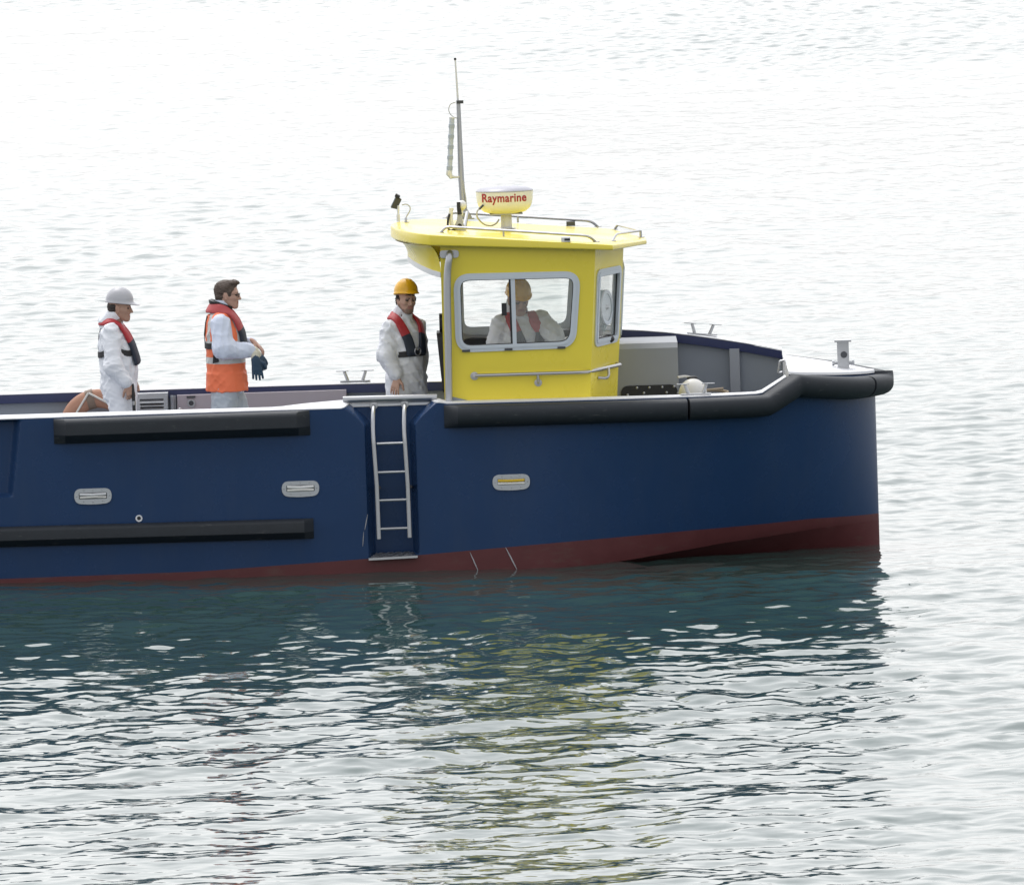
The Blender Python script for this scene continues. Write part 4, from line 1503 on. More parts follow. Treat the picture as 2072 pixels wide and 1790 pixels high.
class SDF:
    def __init__(s):
        s.p = []                                    # (op, fn, lo, hi, k, tag)

    def _add(s, fn, lo, hi, k, tag, op):
        s.p.append((op, fn, np.array(lo, float), np.array(hi, float), k, tag))
        return s

    def cap(s, a, b, ra, rb=None, k=.02, tag=0, op='u', sq=None):
        """tapered limb; sq = (axis vector, factor) flattens it along that axis"""
        rb = ra if rb is None else rb
        a, b = np.array(a, float), np.array(b, float)
        ba = b - a
        l2 = max(ba @ ba, 1e-9)

        def fn(p):
            q = p - a
            t = np.clip((q @ ba) / l2, 0, 1)
            r = q - t[..., None] * ba
            if sq is not None:
                ax = np.array(sq[0]) / np.linalg.norm(sq[0])
                c = r @ ax
                r = r + (c * (1 / sq[1] - 1))[..., None] * ax
                return (np.sqrt((r * r).sum(-1)) - (ra + (rb - ra) * t)) * (sq[1] * .5 + .5)
            return np.sqrt((r * r).sum(-1)) - (ra + (rb - ra) * t)
        m = max(ra, rb)
        return s._add(fn, np.minimum(a, b) - m, np.maximum(a, b) + m, k, tag, op)

    def ell(s, c, r, M=None, k=.02, tag=0, op='u'):
        c, r = np.array(c, float), np.array(r, float)
        Mi = np.eye(3) if M is None else np.array(M)

        def fn(p):
            q = (p - c) @ Mi                         # columns of M are the local axes
            k0 = np.sqrt(((q / r) ** 2).sum(-1))
            k1 = np.sqrt(((q / (r * r)) ** 2).sum(-1)) + 1e-9
            return k0 * (k0 - 1) / k1
        m = r.max()
        return s._add(fn, c - m, c + m, k, tag, op)

    def loft(s, keys, ang, k=.03, tag=0, op='u', grow=0.0):
        """stack of ellipses: (z, forward, left, r_forward, r_side)"""
        keys = np.array(sorted(keys), float)
        f, l = np.array((math.cos(ang), math.sin(ang))), np.array((-math.sin(ang), math.cos(ang)))

        def fn(p):
            z = p[..., 2]
            zz = np.clip(z, keys[0, 0], keys[-1, 0])
            g = [np.interp(zz, keys[:, 0], keys[:, i]) for i in range(1, 5)]
            a = p[..., 0] * f[0] + p[..., 1] * f[1] - g[0]
            b = p[..., 0] * l[0] + p[..., 1] * l[1] - g[1]
            rf, rl = g[2] + grow, g[3] + grow
            k0 = np.sqrt((a / rf) ** 2 + (b / rl) ** 2)
            k1 = np.sqrt((a / rf ** 2) ** 2 + (b / rl ** 2) ** 2) + 1e-9
            d = k0 * (k0 - 1) / k1
            dz = np.maximum(keys[0, 0] - z, z - keys[-1, 0])
            return np.where(dz > 0, np.sqrt(np.maximum(d, 0) ** 2 + dz ** 2), np.maximum(d, dz))
        m = np.abs(keys[:, 1:3]).max() + keys[:, 3:5].max() + grow
        return s._add(fn, (-m, -m, keys[0, 0]), (m, m, keys[-1, 0]), k, tag, op)

    def bounds(s):
        u = [q for q in s.p if q[0] == 'u']
        return np.min([q[2] for q in u], 0), np.max([q[3] for q in u], 0)

    def at(s, p):
        """distance at arbitrary points"""
        d = np.full(p.shape[:-1], 1.0)
        for op, fn, lo, hi, k, tag in s.p:
            v = fn(p)
            d = smin(d, v, k) if op == 'u' else -smin(-d, v, k)
        return d

    def snap(s, p, off=0.0, it=6):
        p = np.array(p, float)
        e = 2e-3
        n = None
        for _ in range(it):
            d = s.at(p)
            n = np.stack([s.at(p + np.eye(3)[i] * e) - s.at(p - np.eye(3)[i] * e) for i in range(3)], -1) / (2 * e)
            n /= np.linalg.norm(n, axis=-1, keepdims=True) + 1e-9
            p = p - n * (d - off)[..., None] * .9
        return p, n

    def mesh(s, h, disp=None, clip=None):
        lo, hi = s.bounds()
        lo, hi = lo - 4 * h, hi + 4 * h
        n = np.ceil((hi - lo) / h).astype(int) + 1
        ax = [lo[i] + h * np.arange(n[i]) for i in range(3)]
        D = np.full(n, .06, np.float32)
        T = np.zeros(n, np.int8)
        B = np.full(n, .06, np.float32)
        for op, fn, a, b, k, tag in s.p:
            mg = .03 + k
            i0 = np.clip(((a - mg - lo) / h).astype(int), 0, n)
            i1 = np.clip(((b + mg - lo) / h).astype(int) + 2, 0, n)
            sl_ = tuple(slice(i0[i], i1[i]) for i in range(3))
            g = np.stack(np.meshgrid(*[ax[i][sl_[i]] for i in range(3)], indexing='ij'), -1)
            v = fn(g).astype(np.float32)
            if op == 'u':
                m = v < B[sl_]
                T[sl_][m] = tag
                B[sl_] = np.minimum(B[sl_], v)
                D[sl_] = smin(D[sl_], v, k)
            else:
                D[sl_] = -smin(-D[sl_], v, k)
        if disp is not None or clip is not None:
            band = np.abs(D) < 4 * h
            idx = np.argwhere(band)
            pts = lo + idx * h
            if disp is not None:
                D[band] += disp(pts).astype(np.float32)
            if clip is not None:
                G = np.stack(np.meshgrid(*ax, indexing='ij'), -1)
                D = np.maximum(D, clip(G).astype(np.float32))
        # surface nets
        S = D < 0
        c = np.zeros(n - 1, np.int8)
        cnt = np.zeros(n - 1, np.float32)
        acc = np.zeros((*(n - 1), 3), np.float32)
        full = S[:-1, :-1, :-1].astype(np.int8)
        for dx in (0, 1):
            for dy in (0, 1):
                for dz in (0, 1):
                    c += S[dx:n[0] - 1 + dx, dy:n[1] - 1 + dy, dz:n[2] - 1 + dz]
        act = (c > 0) & (c < 8)
        ci = np.argwhere(act)
        if len(ci) == 0:
            return None
        pos = np.zeros((len(ci), 3))
        w = np.zeros(len(ci))
        corners = [(0, 0, 0), (1, 0, 0), (0, 1, 0), (1, 1, 0), (0, 0, 1), (1, 0, 1), (0, 1, 1), (1, 1, 1)]
        cv = [D[ci[:, 0] + q[0], ci[:, 1] + q[1], ci[:, 2] + q[2]] for q in corners]
        for i in range(8):
            for j in range(i + 1, 8):
                if sum(abs(corners[i][a_] - corners[j][a_]) for a_ in range(3)) != 1:
                    continue
                m = (cv[i] < 0) != (cv[j] < 0)
                t = np.where(m, cv[i] / np.where(m, cv[i] - cv[j], 1), 0)
                e = np.array(corners[i])[None] + t[:, None] * (np.array(corners[j]) - np.array(corners[i]))[None]
                pos += e * m[:, None]
                w += m
        V = lo + h * (ci + pos / w[:, None])
        vid = np.full(n - 1, -1, np.int64)
        vid[tuple(ci.T)] = np.arange(len(ci))
        Q = []
        for a_ in range(3):
            o1, o2 = [(1, 2), (2, 0), (0, 1)][a_]
            s0 = [slice(1, None)] * 3
            s1 = [slice(1, None)] * 3
            s0[a_] = slice(0, -1)
            s1[a_] = slice(1, None)
            s0 = [slice(x.start, -1 if x.stop is None else x.stop) for x in s0] if False else s0
            A, Bb = S[tuple(s0)], S[tuple(s1)]
            # only edges whose four cells exist
            e = np.argwhere(A != Bb)
            off = np.ones(3, int)
            off[a_] = 0
            e = e + off
            ok = (e[:, o1] < n[o1] - 1) & (e[:, o2] < n[o2] - 1)
            e = e[ok]
            inside = S[tuple(e.T)]
            d1 = np.zeros(3, int); d1[o1] = 1
            d2 = np.zeros(3, int); d2[o2] = 1
            q = np.stack([vid[tuple((e - d1 - d2).T)], vid[tuple((e - d2).T)], vid[tuple(e.T)], vid[tuple((e - d1).T)]], -1)
            q[~inside] = q[~inside][:, ::-1]
            Q.append(q)
        Q = np.concatenate(Q)
        Q = Q[(Q >= 0).all(1)]
        tg = T[np.clip(np.round((V[Q].mean(1) - lo) / h).astype(int), 0, n - 1)[:, 0], np.clip(np.round((V[Q].mean(1) - lo) / h).astype(int), 0, n - 1)[:, 1], np.clip(np.round((V[Q].mean(1) - lo) / h).astype(int), 0, n - 1)[:, 2]]
        # one light relaxation pass
        for _ in range(1):
            acc = np.zeros_like(V)
            num = np.zeros(len(V))
            for i in range(4):
                np.add.at(acc, Q[:, i], V[Q[:, (i + 1) % 4]])
                np.add.at(acc, Q[:, i], V[Q[:, (i - 1) % 4]])
                np.add.at(num, Q[:, i], 2)
            V = V * .6 + .4 * acc / np.maximum(num, 1)[:, None]
        return V, Q, tg


def Rz(a):
    return np.array([[math.cos(a), -math.sin(a), 0], [math.sin(a), math.cos(a), 0], [0, 0, 1]])


def Ry(a):
    return np.array([[math.cos(a), 0, math.sin(a)], [0, 1, 0], [-math.sin(a), 0, math.cos(a)]])


def Rx(a):
    return np.array([[1, 0, 0], [0, math.cos(a), -math.sin(a)], [0, math.sin(a), math.cos(a)]])


SUIT = mat('white_coverall', (0.77, 0.79, 0.84), 0.55, var=0.04, scale=9, bump=0.10, bscale=55, spec=0.35)
SUITB = mat('blue_grey_trousers', (0.46, 0.51, 0.57), 0.7, var=0.10, scale=8, bump=0.15, bscale=45)
SHIRT = mat('pale_blue_sleeves', (0.66, 0.72, 0.86), 0.65, var=0.05, scale=9, bump=0.12, bscale=50)
TEE = mat('white_tee', (0.70, 0.71, 0.73), .8)


def skin_mats(nm, col, stub):
    return [mat(nm, col, .5, var=.10, scale=25, spec=.4), mat(nm + '_stubble', stub, .6, var=.15, scale=80),
            mat(nm + '_lips', (col[0] * .75, col[1] * .52, col[2] * .55), .45), mat(nm + '_eye', (.035, .025, .022), .25),  # whole eyeball dark: shade of the sockets painted into its colour
            mat(nm + '_brow', (.035, .025, .02), .8), mat(nm + '_teeth', (.65, .62, .56), .4)]


RED_J = mat('red_jacket_cover', (0.42, 0.026, 0.035), .55, var=.12, scale=10, bump=.12, bscale=60)
RED_J2 = mat('faded_red_jacket_cover', (0.46, 0.07, 0.075), .6, var=.12, scale=10, bump=.12, bscale=60)
NAVY_J = mat('dark_navy_jacket_cover', (0.018, 0.027, 0.045), .6, var=.2, scale=10, bump=.12, bscale=60)
WEB = mat('black_webbing', (0.022, 0.022, 0.026), .65, var=.2, scale=30)
ORANGE = mat('hi_vis_orange', (0.90, 0.20, 0.085), .6, var=.06, scale=7, bump=.08, bscale=40)
REFL = mat('reflective_tape', (0.56, 0.57, 0.56), .4, var=.06, scale=30)
HATY = mat('yellow_hard_hat', (0.85, 0.45, 0.012), .25, var=.04, scale=8)
HATG = mat('grey_hard_hat', (0.46, 0.46, 0.49), .35, var=.04, scale=8)
HAIRD = mat('dark_brown_hair', (.022, .015, .012), .6, var=.4, scale=60, bump=.5, bscale=120)
HAIRB = mat('brown_grey_hair', (.085, .06, .047), .6, var=.45, scale=60, bump=.5, bscale=120)
GLOVE = mat('blue_work_glove', (.028, .065, .115), .55, var=.2, scale=30, bump=.2, bscale=90)
CUFF = mat('cream_knit_cuff', (.66, .63, .52), .85, var=.08, scale=80, bump=.4, bscale=160)
BOOT = mat('black_boot', (.02, .02, .02), .5)


class Head:
    def __init__(s, c, yaw, pitch=0.0, roll=0.0, sc=1.0):
        s.c = np.array(c, float)
        s.M = Rz(yaw) @ Ry(pitch) @ Rx(roll)
        s.sc = sc

    def __call__(s, x, y, z):
        return s.c + s.M @ (np.array((x, y, z), float) * s.sc)


def add_head(S, H, stubble=False, teeth=False, long_jaw=0.0, wide=1.0):
    M, q = H.M, H.sc
    st = 1 if stubble else 0
    E = lambda c, r, k=.02, tag=0, op='u': S.ell(H(*c), np.array(r) * q, M, k, tag, op)
    C = lambda a, b, ra, rb=None, k=.012, tag=0, op='u': S.cap(H(*a), H(*b), ra * q, (rb if rb else ra) * q, k, tag, op)
    E((-.012, 0, .035), (.099, .077 * wide, .088), .03)
    E((.028, 0, -.035), (.064, .062 * wide, .078), .03)
    E((-.03, 0, -.03), (.07, .066, .06), .03)
    for sy in (-1, 1):
        C((-.005, sy * .052 * wide, -.05), (.055, sy * .026, -.098 - long_jaw), .022, .019, .022, st)
        C((.02, sy * .056 * wide, -.015), (.066, sy * .042, -.022), .019, .018, .02)
    C((.070, -.012, -.100 - long_jaw), (.070, .012, -.100 - long_jaw), .021, .021, .02, st)
    E((.066, 0, -.074), (.026, .036, .026), .02, st)
    C((.074, -.036, .026), (.074, .036, .026), .016, .016, .016)             # brow ridge
    for sy in (-1, 1):                                                       # eye sockets
        S.ell(H(.097, sy * .031, .004), np.array((.016, .017, .012)) * q, M, .012, 0, 'd')
    C((.088, 0, .016), (.110, 0, -.030), .0095, .0125, .010)                 # nose
    for sy in (-1, 1):
        E((.096, sy * .013, -.034), (.013, .009, .009), .008)
    C((.088, -.013, -.059), (.088, .013, -.059), .0075, .0075, .004, 5 if teeth else 2)
    C((.086, -.018, -.053), (.086, .018, -.053), .0065, .0065, .003, 2)
    C((.085, -.017, -.067), (.085, .017, -.067), .0078, .0078, .003, 2)
    for sy in (-1, 1):
        E((.0800, sy * .031, .004), (.0105, .0115, .0070), .001, 3)
        C((.0875, sy * .018, .0235), (.078, sy * .045, .023), .0042, .0032, .002, 4)
        E((-.006, sy * .079 * wide, -.004), (.022, .010, .034), .006)        # ears
        C((-.018, sy * .084 * wide, .018), (-.016, sy * .082 * wide, -.014), .008, .007, .004)
        E((-.002, sy * .083 * wide, -.034), (.010, .006, .010), .004)


def add_hand(S, w, d, n, side, k=.005, tag=0, curl=.5, spread=.12, sc=1.0, grow=0.0, thumb=.75):
    """hand from wrist w along d; n = back-of-hand normal; side = +1/-1 puts the thumb on that side of (d x n)"""
    w, d, n = np.array(w, float), np.array(d, float), np.array(n, float)
    d /= np.linalg.norm(d)
    n -= d * (n @ d)
    n /= np.linalg.norm(n)
    t = np.cross(d, n) * side
    q = sc
    for i, o in enumerate((-.027, -.009, .009, .027)):
        S.cap(w + t * o * .55 * q, w + d * .082 * q + t * o * 1.05 * q, (.0165) * q + grow, .0135 * q + grow, .012, tag)
    S.cap(w - d * .02, w + d * .03, .026 * q + grow, .024 * q + grow, .02, tag, sq=(n, .72))
    for i, (o, L) in enumerate(((-.030, .066), (-.010, .078), (.011, .084), (.031, .076))):
        a = w + d * .085 * q + t * o * 1.08 * q
        dirv = d + t * (o * 34 / 1.0 * spread * .1 / .1 * .3)
        dirv /= np.linalg.norm(dirv)
        p = a
        ang = 0
        for j, f in enumerate((.45, .31, .24)):
            ang += curl * (.55 if j == 0 else 1.0)
            v = dirv * math.cos(ang) - n * math.sin(ang)
            b = p + v * L * f * q
            S.cap(p, b, (.0098 - .0009 * j) * q + grow, (.0092 - .001 * j) * q + grow, .003, tag)
            p = b
    a = w + d * .022 * q + t * .026 * q
    v = d * .62 + t * .72 * thumb - n * .3
    v /= np.linalg.norm(v)
    b = a + v * .045 * q
    v2 = d * .85 + t * .25 * thumb - n * .35 * (1 + curl)
    v2 /= np.linalg.norm(v2)
    c = b + v2 * .032 * q
    S.cap(a, b, .0155 * q + grow, .012 * q + grow, .008, tag)
    S.cap(b, c, .0115 * q + grow, .010 * q + grow, .004, tag)
    S.cap(c, c + v2 * .022 * q - n * .004, .0105 * q + grow, .0085 * q + grow, .004, tag)


def folds(seed, amp=.006, dirs=None):
    r = np.random.default_rng(seed)
    W = []
    for i in range(9):
        L = r.uniform(.09, .26)
        th = r.uniform(0, 6.28)
        el = r.uniform(-1.1, 1.1)
        kv = np.array((math.cos(th) * math.cos(el), math.sin(th) * math.cos(el), math.sin(el))) * 2 * math.pi / L
        kw = r.normal(0, 9, 3)
        W.append((kv, r.uniform(0, 6.28), kw, r.uniform(0, 6.28), r.uniform(.6, 1.3), r.normal(0, 11, 3), r.uniform(0, 6.28)))

    def fn(p):
        d = np.zeros(len(p))
        for kv, ph, kw, pw, a, km, pm in W:
            s_ = np.sin(p @ kv + ph + 1.7 * np.sin(p @ kw + pw))
            m = np.clip(np.sin(p @ km + pm) * 1.3, 0, 1)
            d -= a * m * (1 - np.abs(s_)) ** 2.2               # sharp raised creases, here and there
            d += a * .35 * m * s_
        return amp * d
    return fn


def person(name, org, label, spec):
    """org = world point between the feet; all joints below are offsets from it in metres"""
    ang = spec['ang']
    f = np.array((math.cos(ang), math.sin(ang), 0))
    l = np.array((-math.sin(ang), math.cos(ang), 0))
    z = np.array((0, 0, 1.0))
    loc = lambda a, b, c: f * a + l * b + z * c
    H = Head(spec['head'], spec['hyaw'], spec.get('hpitch', 0), spec.get('hroll', 0), spec.get('hsc', 1.0))
    keys = spec['torso']
    sh, el, wr = spec['shoulder'], spec['elbow'], spec['wrist']   # dict r / l
    hip, kn, an = spec['hip'], spec['knee'], spec['ankle']
    # ---- body
    S = SDF()
    bk = [(q[0], q[1], q[2], max(q[3] - .022, .045), max(q[4] - .022, .05)) for q in keys]
    S.loft(bk, ang, .04)
    zt = keys[-1][0]
    nb = loc(keys[-1][1] - .01, keys[-1][2], zt - .03)
    S.cap(nb, H(-.022, 0, -.055), .060, .056, .03, 0)
    add_head(S, H, spec.get('stubble', False), spec.get('teeth', False), spec.get('jaw', 0), spec.get('wide', 1.0))
    for s_ in 'rl':
        S.cap(sh[s_], el[s_], .052, .040, .03)
        S.cap(el[s_], wr[s_], .040, .026, .015)
        hd = spec['hand'][s_]
        add_hand(S, wr[s_], hd['d'], hd['n'], hd['side'], curl=hd.get('curl', .5), spread=hd.get('spread', .12), thumb=hd.get('thumb', .75))
        S.cap(hip[s_], kn[s_], .080, .055, .03)
        S.cap(kn[s_], an[s_], .055, .036, .02)
        S.cap(np.array(an[s_]) + z * -.03, np.array(an[s_]) + spec.get('toe', f) * .17 + z * -.055, .042, .032, .02)
    V, Q, T = S.mesh(.0062)
    o = mesh_np(name, V, Q, spec['skin'], T)
    o.location = org
    thing(o, label, 'person', 'crew on the workboat')
    # ---- coverall
    C = SDF()
    C.loft(keys, ang, .05, 0)
    for s_ in 'rl':
        sr = spec.get('sleeve', (.082, .076, .058))
        C.cap(sh[s_], el[s_], sr[0], sr[1], .05, 2)
        w_ = np.array(wr[s_])
        e_ = np.array(el[s_])
        we = w_ + (e_ - w_) / np.linalg.norm(e_ - w_) * .045
        C.cap(el[s_], we, sr[1], sr[2], .03, 2)
        C.cap(we, we + (w_ - e_) / np.linalg.norm(w_ - e_) * .012, sr[2] - .006, sr[2] - .012, .008, 2)
        lr = spec.get('legr', (.118, .098, .082))
        C.cap(hip[s_], kn[s_], lr[0], lr[1], .045, 1)
        C.cap(kn[s_], np.array(an[s_]) + z * -.0, lr[1], lr[2], .03, 1)
    if spec.get('collar', True):
        H2 = lambda a, b, c: H(a, b, c)
        cb = loc(keys[-1][1] - .012, keys[-1][2], zt - .04)
        ct = (np.array(nb) * .30 + np.array(H(-.022, 0, -.055)) * .70)
        C.cap(cb, ct - f * .012, .088, .078, .03, 0)
        for c_, r_ in spec.get('hood', []):
            C.ell(loc(*c_), r_, np.stack([f, l, z], 1), .03, 0)
        C.cap(nb + z * .0, H(-.010, 0, -.03), .064, .066, .008, 0, 'd')
        C.cap(np.array(ct) + f * .05 + z * .03, np.array(ct) + f * .14 + z * -.035, .03, .045, .02, 0, 'd')   # open throat
    fo2 = folds(spec['seed'], spec.get('famp', .0055))
    ex = spec.get('wrinkles', [])

    def disp(p):
        d = fo2(p)
        for c, axis, L, R_, a in ex:                      # bunching at elbows, waist, crotch
            q = p - np.array(c)
            g = np.exp(-(q * q).sum(-1) / (R_ * R_))
            d -= .5 * a * g * np.abs(np.sin((q @ np.array(axis)) * math.pi / L + 3 * (q @ np.array((.7, .3, .5))))) ** .7
        return d
    V, Q, T = C.mesh(.0094, disp)
    ms_ = spec['suit']
    cvr = mesh_np('coverall', V + 0, Q, ms_, T if len(ms_) > 1 else None, parent=None)
    cvr.parent = o
    for s_ in 'rl':
        B = SDF()
        B.cap(np.array(an[s_]) + z * .12, np.array(an[s_]) + z * -.02, .07, .06, .03)
        B.cap(np.array(an[s_]) + z * -.035, np.array(an[s_]) + spec.get('toe', f) * .18 + z * -.055, .055, .042, .03)
        V, Q, T = B.mesh(.013, clip=lambda g: (-g[..., 2] + .002))
        mesh_np('boot', V, Q, BOOT).parent = o
    # ---- torso surface used to lay the life jacket and belts on
    TS = SDF()
    TS.loft(keys, ang, .05)
    if spec.get('collar', True):
        TS.cap(cb, ct - f * .012, .086, .07, .03)
    for s_ in 'rl':
        TS.cap(sh[s_], np.array(sh[s_]) * .75 + np.array(el[s_]) * .25, sr[0], sr[0], .05)
    if spec.get('vest'):
        TS.loft(keys, ang, .05, grow=.012)
    return dict(o=o, S=S, C=C, TS=TS, H=H, f=f, l=l, z=z, loc=loc, keys=keys, spec=spec, nb=nb)


def child(o, name, mb, mats, sharp=35):
    c = ob(name, mb, mats, None, sharp=sharp)
    c.parent = o
    return c


def life_jacket(pz, half, red, split, wlo=.115, wup=.095, thick=.042, back=None):
    """half = path of the right-hand lobe from the waist up to the nape, in (forward, left, up) of the torso"""
    loc, TS, o = pz['loc'], pz['TS'], pz['o']
    pts = [loc(*p) for p in half] + [loc(a, -b + 2 * half[-1][1], c) for a, b, c in half[-2::-1]]
    sp = np.array(smooth_path(pts, 7))
    sp, nn = TS.snap(sp, .012)
    sp = np.array([sp[max(0, i - 1):i + 2].mean(0) for i in range(len(sp))])
    nn = np.array([nn[max(0, i - 2):i + 3].mean(0) for i in range(len(nn))])
    N = len(sp)
    rows = []
    for i in range(N):
        t = sp[min(i + 1, N - 1)] - sp[max(i - 1, 0)]
        t /= np.linalg.norm(t)
        n = nn[i] - t * (nn[i] @ t)
        n /= np.linalg.norm(n)
        b = np.cross(t, n)
        e = min(i, N - 1 - i) / (N / 2)
        w = (wlo + (wup - wlo) * min(1, e / .45)) * (.72 + .28 * min(1, e / .06))
        th_ = thick * (1.0 - .25 * min(1, e / .5)) * (.55 + .45 * min(1, e / .05))
        row = []
        for k in range(14):
            a = 2 * math.pi * k / 14
            ca, sa = math.cos(a), math.sin(a)
            row.append(sp[i] + b * (math.copysign(abs(ca) ** .5, ca) * w / 2) + n * (math.copysign(abs(sa) ** .75, sa) * th_ / 2 + th_ * .30))
        rows.append(row)
    m = MB()
    zs = sp[:, 2]
    for i in range(N - 1):
        zz = (zs[i] + zs[i + 1]) / 2
        m.ribbon([rows[i], rows[i + 1]], mi=0 if zz > split else 1, closed=True)
    m.add(rows[0], [tuple(range(14))], 1)
    m.add(rows[-1], [tuple(range(13, -1, -1))], 1)
    return child(o, 'life_jacket', m, [red, NAVY_J], 40)


def band(pz, zf, w=.045, off=.008, name='belt', m_=None, rng_=(0, 2 * math.pi), n=56, rough=0.0):
    loc, TS, o = pz['loc'], pz['TS'], pz['o']
    kk = pz['keys']
    lo, hi = [], []
    A = np.linspace(rng_[0], rng_[1], n)
    P0 = np.array([loc(np.interp(zf(a), [q[0] for q in kk], [q[1] for q in kk]) + .25 * math.cos(a), .28 * math.sin(a), zf(a)) for a in A])
    p, nn = TS.snap(P0, off, 10)
    rows = []
    for i in range(n):
        u = np.array((0, 0, 1.0)) * w / 2
        q, m = p[i], nn[i]
        rows.append([q - u - m * .006, q - u, q + u, q + u - m * .006])
    mb = MB().ribbon(rows)
    return child(o, name, mb, m_ or WEB, 50)


def strap(pz, pts, w=.03, off=.006, name='strap', m_=None):
    loc, TS, o = pz['loc'], pz['TS'], pz['o']
    sp = np.array(smooth_path([loc(*p) for p in pts], 6))
    sp, nn = TS.snap(sp, off)
    rows = []
    for i in range(len(sp)):
        t = sp[min(i + 1, len(sp) - 1)] - sp[max(i - 1, 0)]
        t /= np.linalg.norm(t)
        b = np.cross(t, nn[i])
        b /= np.linalg.norm(b) + 1e-9
        rows.append([sp[i] - b * w / 2 - nn[i] * .005, sp[i] - b * w / 2, sp[i] + b * w / 2, sp[i] + b * w / 2 - nn[i] * .005])
    return child(o, name, MB().ribbon(rows), m_ or WEB, 50)


def hard_hat(pz, m_, peak=.05, tilt=0.0, lift=.052, ridge=True):
    H, o = pz['H'], pz['o']
    Mt = Ry(tilt)
    G = lambda x, y, zz: H(*((Mt @ np.array((x, y, zz))) + np.array((-.008, 0, lift))))
    rows = []
    n = 56
    rx, ry, rz = .128, .106, .115

    def pk(c):
        return max(0.0, c) ** 2.2
    prof = [(1.0, .0, 0), (1.0, .0, .0)]
    # underside, brim, skirt, dome
    for j, (rad, zz, lip) in enumerate([(.90, .0, .0), (1.02, -.004, .9), (1.045, -.001, 1.0), (1.045, .004, 1.0), (1.0, .010, .25), (.985, .020, .0)]):
        row = []
        for k in range(n):
            a = 2 * math.pi * k / n
            c, s_ = math.cos(a), math.sin(a)
            e = lip * peak * pk(c)
            row.append(G(rx * rad * c + e, ry * rad * s_, zz - lip * .012 * pk(c) - lip * .006 * pk(-c)))
        rows.append(row)
    for j in range(1, 15):
        ph = j / 14 * math.pi / 2
        row = []
        for k in range(n):
            a = 2 * math.pi * k / n
            c, s_ = math.cos(a), math.sin(a)
            x, y = rx * .985 * math.cos(ph) * c, ry * .985 * math.cos(ph) * s_
            zz = .020 + rz * math.sin(ph) ** .96
            if ridge:
                bump = sum(.0055 * math.exp(-((y - q) / .0085) ** 2) for q in (-.030, 0, .030)) * min(1, max(0, (zz - .05) / .05))
                zz += bump
            row.append(G(x, y, zz))
        rows.append(row)
    m = MB().ribbon(rows, closed=True)
    m.add(rows[-1], [tuple(range(n))])
    m.add(rows[0], [tuple(range(n - 1, -1, -1))])
    return child(o, 'hard_hat', m, m_, 50)


def hair(pz, m_, blobs, cuts, seed, h=.006, amp=.0035):
    H, o = pz['H'], pz['o']
    S = SDF()
    for c, r_ in blobs:
        S.ell(H(*c), np.array(r_) * H.sc, H.M, .012)
    for c, r_ in cuts:
        S.ell(H(*c), np.array(r_) * H.sc, H.M, .008, 0, 'd')
    r = np.random.default_rng(seed)
    W = [(r.normal(0, 1, 3) * r.uniform(120, 420), r.uniform(0, 6)) for _ in range(10)]

    def disp(p):
        d = np.zeros(len(p))
        for kv, ph in W:
            d += np.sin(p @ kv + ph) * .32
        return d * amp
    res = S.mesh(h, disp)
    V, Q, T = res
    c = mesh_np('hair', V, Q, m_)
    c.parent = o
    return c


def up(u, v, Y, org):
    """photo point on the plane y=Y, as an offset from org"""
    p = P(u, v, Y) - Vector(org)
    return np.array(p[:])


def scale_keys(keys, s):
    return [tuple(k) for k in keys]


def legs(w, fx=0.0, kz=.50, hz=.90, f=(1, 0), stance=0.0):
    fx_, fy_ = f
    lx, ly = -fy_, fx_
    hip, kn, an = {}, {}, {}
    for s_, sg in (('r', -1), ('l', 1)):
        st = stance * (1 if s_ == 'l' else -1)
        hip[s_] = (fx * fx_ + lx * sg * w, fx * fy_ + ly * sg * w, hz)
        kn[s_] = (fx_ * (.03 + st * .5 + fx * .5) + lx * sg * (w + .015), fy_ * (.03 + st * .5 + fx * .5) + ly * sg * (w + .015), kz)
        an[s_] = (fx_ * (-.03 + st) + lx * sg * (w + .03), fy_ * (-.03 + st) + ly * sg * (w + .03), .095)
    return hip, kn, an


